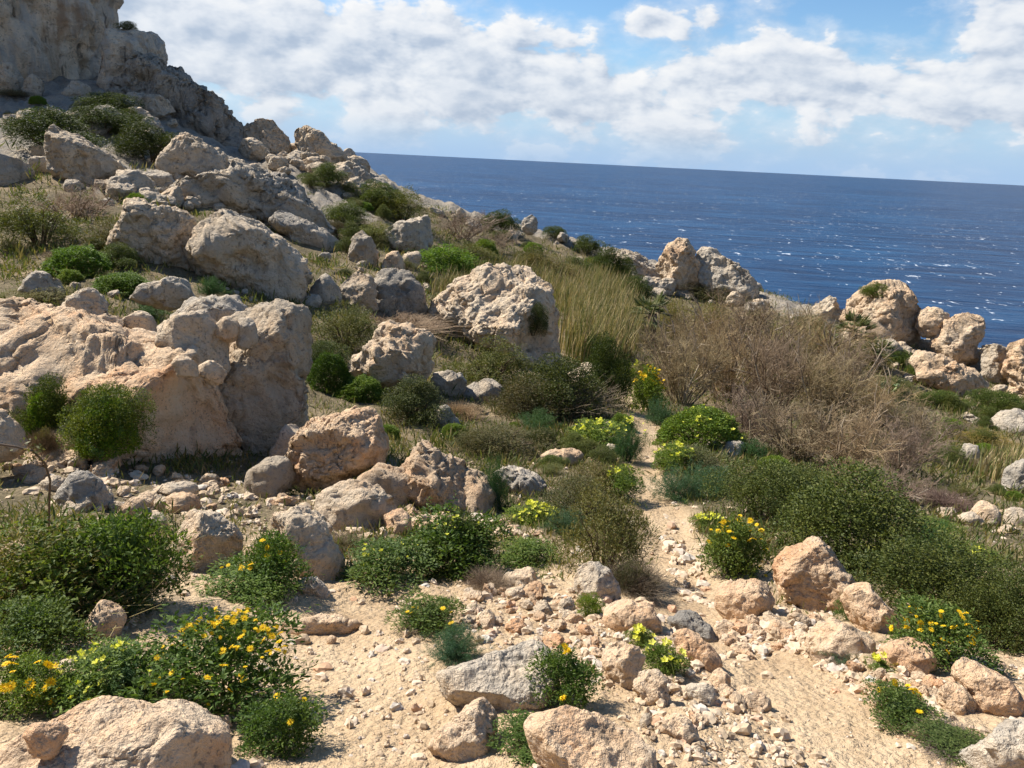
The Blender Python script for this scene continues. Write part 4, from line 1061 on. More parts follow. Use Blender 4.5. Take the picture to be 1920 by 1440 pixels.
for k in range(4):
    r = np.random.default_rng(100 + k); V, F = twig_tree(r, 13, (5, 6, 6), rad=.0062, spread=.5); n = len(F) // 3
    # thin outer twigs are one part, the thick main limbs another
    PROTO.setdefault('bare', []).append((mesh_np('twigs', V, F, M_TWIG), mesh_np('limbs', *twig_tree(np.random.default_rng(100 + k), 9, (3, 2), rad=.0105), M_TWIG)))
for k in range(2):
    r = np.random.default_rng(120 + k)
    A = np.stack([r.normal(0, .2, 2600), r.normal(0, .2, 2600), r.uniform(0, .35, 2600)], 1)
    D = nrm(A * [1.3, 1.3, 1.2] + r.normal(size=A.shape) * .35 + [0, 0, .25]); E = A + D * r.uniform(.12, .42, (2600, 1)); E[:, 2] = np.abs(E[:, 2])
    PROTO.setdefault('dry', []).append((mesh_np('twigs', *tubes(A, E, .0035, .0015), M_TWIG), mesh_np('limbs', *stems(14, r, .6), M_WOOD)))
KIND = dict(evergreen=('evergreen_shrub', 'shrub', 'foliage', 'stem'), olive=('olive_green_shrub', 'shrub', 'foliage', 'stem'), herb=('leafy_plant', 'plant', 'foliage', 'stem'),
            cushion=('cushion_shrub', 'shrub', 'foliage', 'stem'), feathery=('feathery_plant', 'plant', 'foliage', 'stem'),
            bare=('leafless_shrub', 'shrub', 'twigs', 'limbs'), dry=('dry_shrub', 'shrub', 'twigs', 'limbs'))


def flower_mesh(kind):
    r = np.random.default_rng(5 if kind == 'daisy' else 6); Vs, Fs, mats = [], [], []
    if kind == 'daisy':
        for ring, (L, z) in enumerate(((1.0, 0.0), (.78, .10))):
            n = 11
            for k in range(n):
                a = 2 * math.pi * (k + .5 * ring) / n + r.normal(0, .06); d = np.array([math.cos(a), math.sin(a), 0]); s = np.array([-d[1], d[0], 0])
                Vs.append(np.array([d * .15 + [0, 0, z], d * .6 * L + s * .16 + [0, 0, z + .06], d * L + [0, 0, z + r.uniform(-.05, .15)], d * .6 * L - s * .16 + [0, 0, z + .06]])); mats.append(0)
        n = 8
        for k in range(n):
            a, b = 2 * math.pi * k / n, 2 * math.pi * (k + 1) / n
            Vs.append(np.array([[0, 0, .26], [.15 * math.cos(a), .15 * math.sin(a), .22], [.3 * math.cos((a + b) / 2), .3 * math.sin((a + b) / 2), .13], [.15 * math.cos(b), .15 * math.sin(b), .22]])); mats.append(1)
    else:
        for k in range(5):
            a = 2 * math.pi * k / 5; d = np.array([math.cos(a), math.sin(a), 0]); s = np.array([-d[1], d[0], 0])
            Vs.append(np.array([d * .05, d * .6 + s * .36 + [0, 0, .5], d * 1.0 + [0, 0, .62], d * .6 - s * .36 + [0, 0, .5]])); mats.append(0)
    V = np.concatenate(Vs); F = np.arange(len(V)).reshape(-1, 4)
    # stalk
    sv, sf = tubes(np.array([[0, 0, -5.0], [.35, 0, -2.5]]), np.array([[.35, 0, -2.5], [0, 0, 0.]]), .07, .06)
    mats += [2] * len(sf); F = np.concatenate([F, sf + len(V)]); V = np.concatenate([V, sv])
    me = mesh_np('flower', V, F, None, smooth=False)
    for m in (M_YEL if kind == 'daisy' else M_LEM, M_EYE, M_HERB): me.materials.append(m)
    me.polygons.foreach_set('material_index', np.array(mats, np.int32)); return me


FLOWER = {k: flower_mesh(k) for k in ('daisy', 'sorrel')}
pr = np.random.default_rng(77)


def on_rock(px, py):
    d = Vector(rays(px, py)).normalized(); bpy.context.view_layer.update()
    ok, loc, nor, _, _, _ = scene.ray_cast(bpy.context.evaluated_depsgraph_get(), Vector((0, 0, EYE)), d)
    return np.array(loc)


def plant(kind, cx, by, w, h, label, tint=(1, 1, 1), Y=None, flowers=None, group=None, depth=.85, mix=None, back=.32):
    if Y is None:
        p = hit(cx, by)
        if p is None: return None
        s = mpp(p); W = w * s * 1.06
        v = p - [0, 0, EYE]; sa = -v[2] / np.linalg.norm(v); ca = math.sqrt(1 - sa * sa); bk = W * back
        loc = np.array([p[0], p[1] + bk, 0]); loc[2] = float(hz(loc[0], loc[1])[0])
        # seen from above the back of a plant shows higher than its front: take that off its height
        Hh = max((h * s * 1.08 - sa * (bk + .25 * W * depth) - ca * (loc[2] - p[2])) / ca, .45 * h * s)
    else:
        p = on_rock(cx, by - (0 if Y == 'top' else h * .25)); s = mpp(p); W = w * s; Hh = h * s; loc = p - [0, 0, Hh * (.05 if Y == 'top' else .25)] + [0, W * (.15 if Y == 'top' else -.12), 0]
    nm, cat, fn, sn = KIND[kind]
    root = bpy.data.objects.new(nm, None); C.objects.link(root); root.location = loc; root.empty_display_size = .1
    rz = pr.uniform(0, 6.28)
    tag(root, label, cat, group)
    kinds = [(kind, 1.0)] + (mix or [])
    for kd, f in kinds:
        fm, sm = PROTO[kd][pr.integers(len(PROTO[kd]))]
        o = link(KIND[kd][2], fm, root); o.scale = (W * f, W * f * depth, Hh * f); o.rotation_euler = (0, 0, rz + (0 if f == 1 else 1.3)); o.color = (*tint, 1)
        if f == 1.0:
            o = link(sn, sm, root); o.scale = (W, W * depth, Hh); o.rotation_euler = (0, 0, rz)
    if flowers:
        fk, n, size = flowers
        cl = [(pr.uniform(0, 6.28), math.sqrt(pr.random()) * .42) for _ in range(max(2, n * 2 // 3))]
        for k in range(n):
            a, q = cl[pr.integers(len(cl))]; a += pr.normal(0, .22); q = min(.5, abs(q + pr.normal(0, .07)))
            top = Hh * max(.12, math.sqrt(max(0, 1 - (q / .5) ** 2))) * pr.uniform(.82, 1.12) + size
            o = link('flower', FLOWER[fk], root); o.location = (math.cos(a) * q * W, math.sin(a) * q * W * depth, top)
            sz = size * pr.uniform(.65, 1.5); o.scale = (sz, sz, sz); o.rotation_euler = (pr.normal(0.35, .45), pr.normal(-.25, .4), pr.uniform(0, 6.28)); o.color = (1, 1, 1, 1)
    return root


# --- right hand side
DK = (.95, 1.0, .9)
plant('evergreen', 1450, 985, 190, 120, 'dark green bush at the left end of the big evergreen clump', DK)
plant('evergreen', 1640, 1085, 310, 200, 'largest dark green bush behind the big orange boulder', DK)
plant('evergreen', 1555, 985, 190, 105, 'dark green bush at the back of the evergreen clump', (1, 1, .9))
plant('evergreen', 1800, 1195, 290, 185, 'dark green bush at right behind the yellow daisies', (.85, .9, .85))
plant('evergreen', 1915, 1225, 180, 150, 'dark green bush cut by the right edge', (.85, .9, .85))
plant('feathery', 1765, 1060, 110, 90, 'soft feathery green plant on the right flank of the big bush', (1.3, 1.5, .9))
plant('herb', 1850, 1060, 110, 26, 'low bright green herb patch beneath the broken wall', (1.2, 1.15, .8), flowers=('sorrel', 14, .02))
plant('herb', 1770, 1000, 90, 22, 'low yellow green herb patch left of the broken wall', (1.2, 1.15, .8))
plant('herb', 1790, 1262, 190, 120, 'tall yellow daisies in front of the right dark bush', (.8, .9, .8), flowers=('daisy', 48, .017))
plant('herb', 1712, 1372, 130, 75, 'grey green daisy plant on the right bank', (.75, .85, .85), flowers=('daisy', 9, .017), mix=[('feathery', .95)])
plant('herb', 1815, 1425, 130, 45, 'sparse grey green weed by the bottom right boulder', (.8, .8, .9), mix=[('dry', .9)])
plant('herb', 1665, 1262, 60, 26, 'little tuft of yellow sorrel by the orange slab', (1.1, 1.2, .8), flowers=('sorrel', 16, .017))
plant('feathery', 1595, 1250, 95, 36, 'grey wispy weed on the earthy cream mound', (1.2, 1.1, 1.1), mix=[('dry', .8)])
plant('herb', 1600, 1165, 55, 40, 'dark leafy weed at the foot of the orange boulder', (.8, .9, .8))
plant('herb', 1385, 1085, 130, 110, 'yellow daisies left of the big orange boulder', (1, 1, .8), flowers=('daisy', 34, .022), mix=[('feathery', .8)])
plant('herb', 1335, 1000, 70, 34, 'low pale sorrel clump along the right side of path', (1.1, 1.1, .8), flowers=('sorrel', 26, .022))
plant('feathery', 1285, 945, 140, 75, 'blue green feathery bush on the right edge of path', (1.05, 1.15, 1.05))
plant('feathery', 1345, 935, 130, 70, 'second feathery bush between path and dark clump', (.95, 1.1, 1.0))
plant('olive', 1320, 895, 110, 60, 'greyish tall bush beside the pocked path rock', (.75, .85, .9))
plant('herb', 1270, 885, 90, 50, 'pale yellow sorrel beside the path under grey bush', (1.1, 1.15, .7), flowers=('sorrel', 40, .03))
plant('cushion', 1325, 850, 175, 92, 'broad bright green cushion right of the path', (1, 1, 1), flowers=('sorrel', 30, .035))
plant('feathery', 1415, 870, 90, 50, 'feathery green bush right of the pocked path rock', (1, 1.2, .9))
plant('cushion', 1460, 890, 70, 36, 'small lime green cushion by low wall stones', (1.15, 1.1, .8))
plant('feathery', 1240, 800, 70, 55, 'feathery plant where the path disappears', (1, 1.15, 1.))
plant('herb', 1215, 775, 70, 80, 'tall yellow flowering clump at the far end of path', (1.2, 1.2, .6), flowers=('daisy', 60, .045))
plant('herb', 1195, 720, 50, 40, 'light green tuft beyond the far end of path', (1.3, 1.2, .7), flowers=('sorrel', 16, .05))
plant('cushion', 1166, 806, 52, 32, 'small round green cushion left of the path', (1, 1, .9))
plant('herb', 1120, 835, 110, 46, 'lemon flowered sorrel patch left of the path', (1.1, 1.15, .7), flowers=('sorrel', 75, .032))
plant('feathery', 1180, 870, 90, 80, 'dark feathery bush on the left edge of path', (.9, 1.1, .8), flowers=('sorrel', 16, .03))
plant('herb', 1165, 935, 90, 60, 'green herb bank sloping to the left of path', (1, 1.05, .75), flowers=('sorrel', 18, .026))
# --- centre
plant('olive', 1140, 1085, 180, 165, 'tall olive green bush left of the path in front', (1, 1.02, .8))
plant('dry', 1195, 1120, 110, 85, 'dry brown shrub under the tall olive bush', (.62, .62, .6), mix=[('olive', .75)])
plant('olive', 1085, 985, 140, 90, 'grey green scrub bush behind the tall olive bush', (.8, .85, .95))
plant('olive', 1120, 940, 130, 70, 'brownish scrub bush left of path midway', (1.0, .9, .75))
plant('feathery', 1060, 1010, 110, 60, 'dusty green wispy bush over the grey rounded rock', (1.1, 1.1, 1.))
plant('herb', 1000, 985, 110, 40, 'bright lemon sorrel patch beside the brown ridged boulder', (1.15, 1.15, .6), flowers=('sorrel', 80, .022))
plant('feathery', 925, 960, 60, 100, 'dark green upright bush against the brown ridged boulder', (.85, 1.05, .9))
plant('herb', 720, 1100, 190, 90, 'dark leafy herb mass above the dirt patch', (.75, .85, .75), flowers=('sorrel', 14, .014))
plant('herb', 850, 1085, 190, 130, 'tall dark green herb bush below the little stone wall', (.72, .85, .7), flowers=('sorrel', 22, .014), mix=[('evergreen', .85)])
plant('herb', 990, 1065, 130, 55, 'grass green herb patch right of the stone wall', (1.0, 1.05, .75))
plant('dry', 915, 1110, 80, 55, 'grey dry tuft above the near rubble heap', (1, .95, .9))
plant('herb', 1105, 1160, 50, 42, 'small yellow green spurge in the near rubble heap', (1.25, 1.25, .6))
plant('feathery', 850, 1250, 125, 80, 'blue green feathery cushion left of the grey slab', (1.0, 1.2, 1.35), mix=[('feathery', .8)])
plant('herb', 800, 1190, 120, 70, 'spindly daisy weed beside the dirt patch', (.9, .95, .8), flowers=('daisy', 7, .016), mix=[('dry', .7)])
plant('herb', 1060, 1330, 130, 105, 'leafy daisy plant growing over the grey slab', (.75, .9, .75), flowers=('daisy', 5, .018))
plant('herb', 1245, 1270, 90, 60, 'yellow flowered sorrel among the near rubble stones', (.9, 1.0, .7), flowers=('sorrel', 18, .016))
plant('herb', 1205, 1215, 60, 34, 'lemon sorrel behind the upright tan block', (1, 1, .7), flowers=('sorrel', 16, .016))
plant('herb', 1000, 1425, 150, 60, 'dark creeping leaves under the pointed cream stone', (.65, .8, .65))
plant('herb', 1120, 1475, 150, 45, 'sorrel with bright yellow flowers at the bottom edge', (.9, 1, .7), flowers=('sorrel', 16, .014))
plant('dry', 640, 1040, 90, 45, 'brown dry weed between the tan boulders', (.9, .85, .8), mix=[('olive', .8)])
# --- left foreground
plant('olive', 50, 1185, 320, 205, 'tangled bramble thicket on the left edge', (.95, .98, .62), mix=[('herb', .93), ('dry', 1.04)])
plant('herb', 225, 1160, 190, 190, 'dark feathery green thicket right of the bramble', (.85, .95, .7), mix=[('feathery', 1.02)])
plant('herb', 30, 1250, 190, 120, 'dark low bramble leaves at the left edge bottom', (.75, .82, .6))
plant('herb', 500, 1110, 130, 110, 'glossy leafy plant between the two grey boulders', (.75, .92, .75), flowers=('daisy', 5, .018))
plant('herb', 440, 1130, 170, 70, 'low green leaves behind the big daisy clump', (.9, 1.05, .8), flowers=('daisy', 8, .018))
plant('herb', 385, 1340, 290, 190, 'large yellow daisy clump in the left foreground', (.78, .92, .75), flowers=('daisy', 100, .0135))
plant('herb', 505, 1420, 160, 110, 'trailing leafy end of the daisy clump by dirt patch', (.7, .85, .7), flowers=('daisy', 5, .015))
plant('herb', 170, 1335, 230, 120, 'grassy pale sorrel behind the bottom left slab', (1.05, 1.15, .75), flowers=('sorrel', 42, .014), mix=[('feathery', 1.0)])
plant('herb', 20, 1350, 150, 110, 'flowering clump in the bottom left corner', (1.0, 1.1, .75), flowers=('daisy', 18, .018))
plant('evergreen', 98, 815, 105, 112, 'dark green bush in front of the pink slab, left one', (1.0, 1.1, .8), Y='rock', mix=[('cushion', .8)])
plant('evergreen', 212, 832, 150, 112, 'rounder bright green bush in front of the pink slab', (1.3, 1.4, .9), Y='rock', mix=[('feathery', .9), ('cushion', .85)])
plant('dry', 90, 840, 60, 60, 'withered brown shrub below the left dark bush', (1, .95, .85), Y='rock', mix=[('olive', .7)])
plant('herb', 135, 870, 70, 30, 'small light green herb in left rubble', (1, 1, .8))
# --- middle
plant('cushion', 668, 752, 95, 50, 'sunlit moss green cushion beside the cream rounded boulder', (.9, .95, .9))
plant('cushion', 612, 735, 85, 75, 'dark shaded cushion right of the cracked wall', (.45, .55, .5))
plant('evergreen', 600, 690, 90, 50, 'dark bush in the hollow right of the cracked wall', (.7, .8, .7))
plant('cushion', 724, 822, 50, 28, 'tiny bright cushion behind the brown ridged boulder', (1, 1, .8))
plant('cushion', 850, 822, 52, 30, 'little green cushion at edge of the central scrub', (1, 1, .85))
plant('olive', 640, 660, 130, 85, 'olive green bush left of the cream rounded boulder', (.85, .95, .7))
plant('evergreen', 770, 795, 150, 85, 'very dark bush below the cream rounded boulder', (.75, .75, .75))
plant('olive', 915, 730, 170, 95, 'olive bush in front of the massive centre boulder', (.85, .95, .65))
plant('evergreen', 1045, 790, 180, 120, 'dark shrub below the knobbly pale rock', (.8, .8, .75), mix=[('dry', 1.0)])
plant('olive', 985, 790, 130, 85, 'brownish grey bush right of the sunken grey rock', (.7, .65, .6))
plant('dry', 855, 785, 80, 45, 'straw coloured dry tuft in the central scrub', (1.3, 1.15, .9))
plant('olive', 945, 860, 190, 70, 'wide low brown scrub above the broken white outcrop', (.72, .68, .58))
plant('olive', 890, 850, 100, 50, 'grey scrub at the left of wide brown scrub', (.8, .8, .75))
plant('feathery', 1010, 815, 100, 50, 'green wispy tuft in the central scrub', (1.1, 1.2, .8))
plant('evergreen', 1140, 765, 95, 125, 'tall dark bush on the left of the far path', (.65, .75, .65))
plant('evergreen', 1110, 690, 70, 60, 'dark bush right of the knobbly pale rock', (.7, .8, .7))
plant('evergreen', 1000, 625, 60, 58, 'dark round bush growing on the massive centre boulder', (.7, .75, .85), Y='rock')
plant('dry', 725, 620, 190, 45, 'spread of dry brown twigs before the scooped boulder', (1.05, .95, .85))
plant('dry', 860, 625, 110, 60, 'dry brush at left foot of the massive boulder', (1., .9, .8), mix=[('olive', .6)])
# --- upper left
plant('olive', 45, 470, 160, 100, 'big green bush at the left edge below dry brush', (.8, .95, .6))
plant('bare', 100, 425, 210, 85, 'grey purple dry brush above the left green bush', (1.25, 1.15, 1.15))
plant('olive', 200, 470, 110, 55, 'brown green brush left of the fluted boulder', (.85, .85, .65))
plant('cushion', 125, 520, 130, 62, 'bright green bush in the left scrub', (.8, .95, .7))
plant('evergreen', 205, 505, 90, 45, 'dark leafy bush near the fluted boulder', (1.0, 1.1, .8))
plant('cushion', 212, 552, 120, 44, 'flat topped green cushion below the left scrub', (.75, .85, .7))
plant('olive', 60, 575, 150, 40, 'yellowish scrub in front of the rounded grey boulder', (1.1, 1.05, .7))
plant('feathery', 270, 600, 90, 40, 'green tuft behind the dark undercut block', (1.2, 1.3, .8))
plant('feathery', 388, 555, 60, 36, 'green tuft below the walled up stones', (1, 1.2, .8))
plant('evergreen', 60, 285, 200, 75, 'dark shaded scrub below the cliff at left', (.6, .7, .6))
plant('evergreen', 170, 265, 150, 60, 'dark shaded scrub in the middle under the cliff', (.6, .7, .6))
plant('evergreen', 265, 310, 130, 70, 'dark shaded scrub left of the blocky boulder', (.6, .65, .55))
plant('evergreen', 185, 220, 110, 40, 'dark scrub close under the cliff step', (.7, .8, .65))
plant('cushion', 248, 388, 45, 26, 'small yellow green bush in the boulder field', (1.05, 1.05, .7))
plant('evergreen', 236, 56, 40, 16, 'small bush on top of the cliff step', (.9, .9, .7), Y='top')
plant('olive', 150, 395, 60, 30, 'pale scrub before the leaning pointed boulder', (1, 1, .8))
# --- middle distance and ridge
plant('olive', 748, 420, 115, 62, 'large yellowish green bush on the middle slope', (.85, .95, .45))
plant('evergreen', 700, 400, 110, 55, 'dark green bush behind the yellowish one', (1, 1.1, .8))
plant('evergreen', 600, 345, 90, 36, 'dark green bush below the skyline wedge', (.9, 1, .7))
plant('evergreen', 640, 420, 100, 40, 'green bush left of the craggy upright boulder', (1, 1.1, .8))
plant('olive', 690, 455, 90, 36, 'grassy green patch above dark triangular boulder', (1, 1.15, .6))
plant('bare', 860, 455, 150, 60, 'brown leafless scrub on the ridge flank', (1, .95, .95))
plant('bare', 930, 480, 130, 50, 'brown leafless scrub right of the first ridge scrub', (1, .95, .9))
plant('evergreen', 935, 440, 80, 42, 'round dark bush on the ridge crest', (.8, .9, .7))
plant('evergreen', 1148, 530, 75, 62, 'dense dark bush before the spiky grey rock', (.75, .85, .7))
plant('evergreen', 1100, 480, 60, 36, 'dark bush on ridge left of the spiky rock', (.8, .9, .7))
plant('evergreen', 1040, 452, 46, 26, 'dark bush right of the white notched rock', (.8, .9, .7))
plant('evergreen', 1085, 520, 70, 36, 'dark green bush below the ridge rocks', (.85, .95, .75))
plant('evergreen', 1185, 570, 80, 50, 'dark bush left of the fan palm', (.8, .9, .75))
plant('herb', 830, 520, 110, 55, 'bright green grass right of the craggy upright boulder', (1, 1.2, .7))
plant('olive', 880, 500, 110, 45, 'olive scrub behind the massive centre boulder', (.95, 1, .7))
plant('olive', 1010, 520, 120, 45, 'dry olive scrub behind the cane', (1.1, 1., .75))
plant('evergreen', 1290, 535, 70, 36, 'dark bush at foot of the tan crag', (.85, .95, .8))
plant('olive', 1340, 570, 110, 42, 'greyish scrub on the flank of the grey ridge rock', (.8, .85, .85))
plant('evergreen', 1645, 556, 60, 24, 'green tuft on top of the orange outcrop', (1.2, 1.3, .9), Y='top')
plant('evergreen', 1520, 622, 60, 30, 'dark bush below the pale slope rock', (.9, 1.05, .8))
plant('evergreen', 1690, 690, 60, 32, 'dark green bush under the orange outcrop', (.9, 1.1, .7))
plant('evergreen', 1755, 720, 90, 34, 'green bush before the long tan slab', (.9, 1.1, .7))
plant('evergreen', 1780, 770, 100, 36, 'green bush on the right coastal slope', (.9, 1.05, .7))
plant('evergreen', 1890, 775, 100, 40, 'green bush at right edge above the pale ledge', (.9, 1.05, .7))
plant('olive', 1690, 745, 90, 36, 'mixed scrub at the right end of brown thicket', (.9, 1, .8))
plant('bare', 1770, 830, 110, 60, 'dark spindly leafless bush right of the thicket', (.5, .48, .48))
plant('olive', 1860, 850, 130, 40, 'dry yellowish grass tussock by the right edge', (1.5, 1.25, .8))
plant('evergreen', 1775, 875, 90, 40, 'grey green bush below the spindly leafless bush', (1.1, 1.1, 1.1))
plant('dry', 1790, 960, 110, 50, 'purple brown dry shrub behind the broken wall', (.7, .6, .65))
# --- the brown thicket right of the path
THICK = [(1265, 705, 150, 130), (1330, 690, 170, 140), (1400, 680, 190, 140), (1480, 690, 180, 130), (1560, 700, 170, 120), (1620, 740, 160, 120),
         (1290, 765, 170, 150), (1380, 765, 190, 170), (1470, 790, 200, 180), (1560, 800, 190, 160), (1650, 820, 170, 130),
         (1420, 850, 170, 130), (1520, 880, 200, 150), (1620, 900, 200, 150), (1710, 900, 160, 120), (1730, 850, 150, 100), (1590, 935, 140, 80), (1700, 950, 130, 70)]
for k, (x, y, w, h) in enumerate(THICK):
    t = (1.1 + .15 * math.sin(k * 2.1), 1.04 + .14 * math.sin(k * 2.1 + .3), .92 if y > 830 else .84)
    plant('bare', x, y, w, h, f"leafless brown bush, {['front', 'middle', 'back'][(y < 830) + (y < 745)]} row of thicket, {ORD[sum(1 for q in THICK[:k] if [(q[1] < 830) + (q[1] < 745)] == [(y < 830) + (y < 745)])] or 'first'} from the path", t, group='bushes of the brown thicket', mix=[('bare', .93)] if y > 745 else None)
for k, (x, y, w, h) in enumerate([(1440, 740, 110, 70), (1560, 760, 110, 70), (1640, 700, 100, 60), (1350, 640, 110, 60), (1270, 640, 90, 70)]):
    plant('olive', x, y, w, h, ['yellow green bush showing through the middle of brown thicket', 'yellow green bush in the thicket right of middle', 'yellow green bush at the right end of thicket', 'yellow green bush at the back of thicket', 'yellow green bush at left end of thicket by palm'][k], (1.2, 1.1, .6), group='green bushes inside the thicket')


# --- small scrub scattered over the slopes
SCRUB = [([(1650, 725), (1920, 785), (1920, 960), (1780, 940), (1700, 860)], 16), ([(600, 430), (900, 455), (1000, 520), (860, 560), (640, 520)], 20), ([(860, 760), (1120, 780), (1180, 900), (1000, 900)], 14),
         ([(0, 400), (230, 420), (230, 560), (0, 560)], 12), ([(0, 185), (240, 190), (330, 290), (120, 250), (0, 270)], 22), ([(900, 430), (1180, 500), (1180, 580), (1000, 520)], 14), ([(540, 320), (700, 370), (760, 430), (640, 420)], 12), ([(380, 840), (620, 700), (640, 760), (560, 900)], 4)]
WORDS = dict(evergreen='small dark green bush', olive='small olive bush', dry='small dry brown shrub', cushion='small green cushion')
for poly, n in SCRUB:
    for x, y in sample_poly(poly, n, pr):
        kd = ('evergreen', 'evergreen', 'olive', 'dry', 'cushion', 'olive')[pr.integers(6)]; w = pr.uniform(26, 72) * (.75 if y < 450 else 1)
        t = pr.uniform(.75, 1.15); o = plant(kd, x, y, w, w * pr.uniform(.4, .62), say_which(x, y, WORDS[kd]), (t, t * pr.uniform(.95, 1.1), t * .85), group='small scrub of the slopes')
        if o: PENDING.append((x, o))


# --- fan palms
def palm(cx, by, w, label, seed, Y=None):
    p = hit(cx, by) if Y is None else at_y(np.array(cx), np.array(by), Y); s = mpp(p); W = w * s; r = np.random.default_rng(seed)
    root = bpy.data.objects.new('fan_palm', None); C.objects.link(root); root.location = p; tag(root, label, 'palm')
    h = W * .55
    A = np.array([[0, 0, -.1], [W * .02, 0, h * .5]]); E = np.array([[W * .02, 0, h * .5], [0, 0, h]])
    link('trunk', mesh_np('trunk', *tubes(A, E, W * .10, W * .09, 7), M_WOOD), root)
    for k in range(22):
        a = r.uniform(0, 6.28); el = r.uniform(-.5, 1.35); d = np.array([math.cos(a) * math.cos(el), math.sin(a) * math.cos(el), math.sin(el)])
        st = np.array([0, 0, h]); tip = st + d * W * .24; parts = [tubes(st[None], tip[None], W * .008, W * .006)]
        side = nrm(np.cross(d, [0, 0, 1.0])); n = 13
        ang = np.linspace(-1.25, 1.25, n); D = nrm(np.cos(ang)[:, None] * d + np.sin(ang)[:, None] * side + [0, 0, .05])
        V, F = leaf_quads(np.repeat(tip[None], n, 0), D, W * .26, W * .030, r, -.04); parts.append((V, F))
        link('frond', mesh_np('frond', *merge(parts), M_PALM, smooth=False), root)


palm(1218, 640, 95, 'dwarf fan palm beside tall cane above the far path', 3)
palm(1592, 668, 85, 'dwarf fan palm left of the orange coastal outcrop', 4)
palm(1640, 700, 70, 'smaller fan palm right under the orange outcrop', 5)


# --- prickly pear
def cactus(cx, by, w, label):
    p = hit(cx, by); W = w * mpp(p); r = np.random.default_rng(8)
    root = bpy.data.objects.new('prickly_pear', None); C.objects.link(root); root.location = p; tag(root, label, 'cactus')
    V, F = get_ico(3); nodes = [(np.array([0, 0, 0.]), np.array([0, 0, 1.]), 0)]
    for k in range(26):
        b, d, lv = nodes[r.integers(len(nodes))] if k > 3 else (np.array([r.normal(0, W * .25), r.normal(0, W * .1), 0]), np.array([0, 0, 1.]), 0)
        d2 = nrm(d + r.normal(size=3) * .55 + [0, 0, .3]); L = W * .16; n = nrm(np.cross(d2, r.normal(size=3))); s = np.cross(d2, n)
        M = np.stack([s * L * .36, n * L * .09, d2 * L * .52], 1); c = b + d2 * L * .5
        link('pad', mesh_np('pad', V @ M.T + c, F, M_CACT), root); nodes.append((b + d2 * L * .95, d2, lv + 1))


cactus(1662, 742, 60, 'pale green prickly pear at the edge of brown thicket')


# --- the curved bare twig over the bramble
def twig():
    px = [(92, 960), (94, 900), (84, 868), (62, 846), (30, 838), (-10, 832)]
    W = [at_y(np.array(x), np.array(y), 4.3 - .05 * k) for k, (x, y) in enumerate(px)]; W = [at_y(np.array(92), np.array(1120), 4.4)] + W; W = np.array(W)
    root = bpy.data.objects.new('bare_twig', None); C.objects.link(root); root.location = W[0]; tag(root, 'dark curved twig arching up out of the bramble at left', 'twig')
    link('stem', mesh_np('stem', *tubes(W[:-1] - W[0], W[1:] - W[0], .007, .006, 5), M_WOOD), root)
    r = np.random.default_rng(2); P = W[4] - W[0] + r.normal(0, .035, (60, 3)); link('leaves', mesh_np('leaves', *leaf_quads(P, r.normal(size=(60, 3)), .03, .014, r), M_OLIVE, smooth=False), root)


twig()


# ------------------------------------------------------------------ grass, cane and ground herbs
def build_cane():
    r = np.random.default_rng(41); A, H = [], []
    for poly, n, hh in (([(1062, 660), (1070, 560), (1110, 520), (1180, 560), (1200, 620), (1170, 690), (1090, 690)], 950, 1.45), ([(1000, 520), (1090, 500), (1160, 560), (1060, 600)], 420, 1.15),
                        ([(1420, 640), (1560, 640), (1620, 690), (1500, 690)], 300, 1.2), ([(820, 560), (900, 520), (980, 500), (1000, 530), (860, 580)], 260, 1.0), ([(1840, 880), (1920, 860), (1920, 900), (1860, 910)], 120, .6)):
        for x, y in sample_poly(poly, n, r):
            h = hit(x, y)
            if h is not None and h[1] < 75:
                for _ in range(4): A.append(h + [r.normal(0, .25), r.normal(0, .25), 0]); H.append(hh * r.uniform(.6, 1.15))
    A = np.array(A); H = np.array(H); A[:, 2] = hz(A[:, 0], A[:, 1]); n = len(A)
    lean = np.stack([r.normal(.04, .09, n), r.normal(0, .09, n), np.ones(n)], 1) * H[:, None]; M = A + lean * .55; E = A + lean + np.stack([r.normal(.05, .10, n), r.normal(0, .10, n), np.zeros(n)], 1) * H[:, None]
    a = r.uniform(0, 3.14, n); S = np.stack([np.cos(a), np.sin(a), 0 * a], 1)
    w = .017
    V = np.stack([A - S * w, A + S * w, M + S * w * .9, M - S * w * .9, E + S * .004, E - S * .004], 1).reshape(-1, 3); k = (np.arange(n) * 6)[:, None]
    F = np.concatenate([k + [[0, 1, 2, 3]], k + [[3, 2, 4, 5]]])
    o = link('dry_cane', mesh_np('dry_cane', V, F, M_CANE, smooth=False)); o.color = (1, 1, 1, 1)
    tag(o, 'tall straw coloured cane and dry grass beyond the massive boulder', 'cane', kind='stuff')


build_cane()


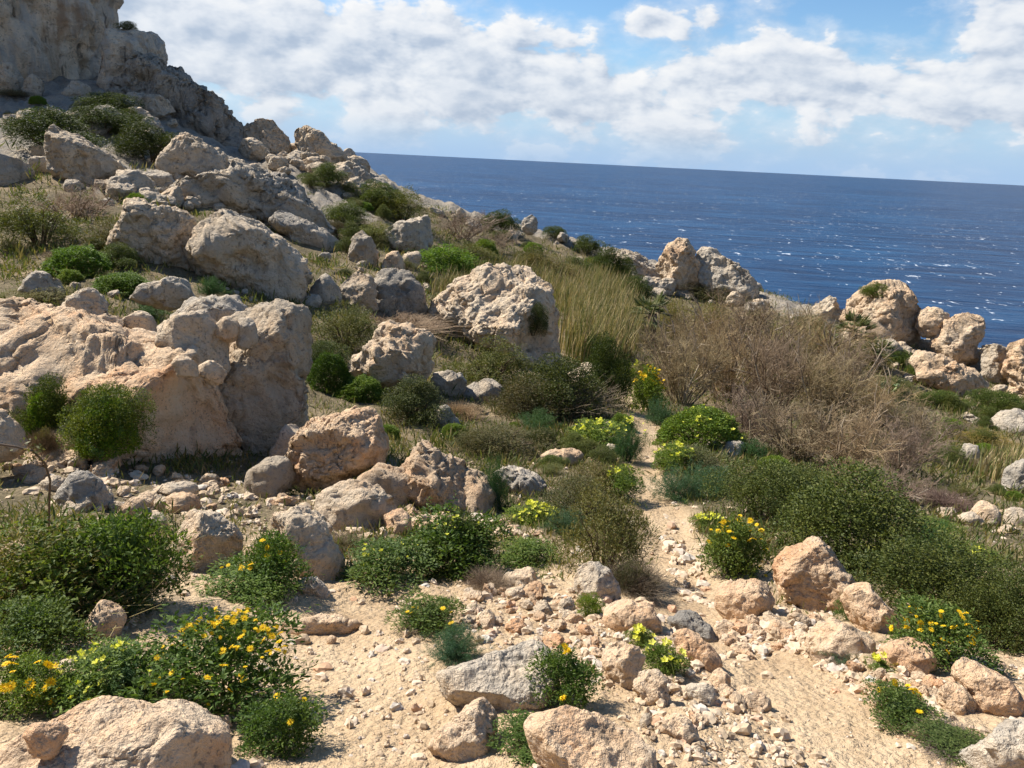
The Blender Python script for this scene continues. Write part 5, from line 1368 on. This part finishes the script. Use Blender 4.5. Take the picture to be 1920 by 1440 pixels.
def build_cover():
    r = np.random.default_rng(51)
    x, y, rr = scatter_log(37000, 4.8, 66, -46, 42, r)
    pd = path_dist(x, y); th = np.degrees(np.arctan2(x, y))
    n1 = fbm(np.stack([x, y, 0 * x], 1) * .5 + 8, 3); n2 = fbm(np.stack([x, y, 0 * x], 1) * 1.7 + 2, 2)
    rk = np.clip((rr - 30) / 18, 0, 1) * np.clip((-6 - th) / 8, 0, 1)
    keep = (pd > 1.15) & (n1 * .6 + n2 * .6 + r.normal(0, .25, len(x)) > -.02 + .8 * rk) & (r.random(len(x)) < np.clip((rr - 4.8) / 3.5, 0, 1)) & (rr < np.interp(th, CREST_A, CREST_R) + 1)
    zz = hz(x, y); q = (np.stack([x, y, zz - EYE], 1)) @ CR; ppx = 960 + FPX * q[:, 0] / -q[:, 2]; ppy = 720 - FPX * q[:, 1] / -q[:, 2]
    rub = [h[0] for h in HEAPS[:3]] + [HEAPS[4][0]]
    keep &= np.array([not any(in_poly(a, b, p) for p in rub) or r_ < .12 for a, b, r_ in zip(ppx, ppy, r.random(len(x)))])
    x, y, rr, n1 = x[keep], y[keep], rr[keep], n1[keep]; z = hz(x, y); n = len(x); k = 9
    hgt = (.05 + .0065 * np.minimum(rr, 40)) * r.uniform(.5, 1.5, n) * (1 + .6 * n1)
    P = np.repeat(np.stack([x, y, z], 1), k, 0); hh = np.repeat(hgt, k)
    P[:, :2] += r.normal(0, .8, (n * k, 2)) * hh[:, None]
    D = r.normal(size=(n * k, 3)) * .55 + [0, 0, .9]
    V, F = leaf_quads(P, D, hh * 1.0, hh * .13, r, .02)
    o = link('ground_herbs', mesh_np('ground_herbs', V, F, M_COVER, smooth=False)); o.color = (1, 1, 1, 1)
    tag(o, 'low mixed herbs and grass covering the slope', 'ground cover', kind='stuff')


build_cover()


# ------------------------------------------------------------------ tell alike neighbours apart by their order from the left
_same = {}
for x, o in PENDING: _same.setdefault(o['label'], []).append((x, o))
for key, lst in _same.items():
    if len(lst) > 1:
        for k, (x, o) in enumerate(sorted(lst, key=lambda t: t[0])):
            o['label'] = f"{key}, leftmost" if k == 0 else f"{key}, rightmost" if k == len(lst) - 1 else f"{key}, {ORD[k] if k < len(ORD) else 'one further'} from left"
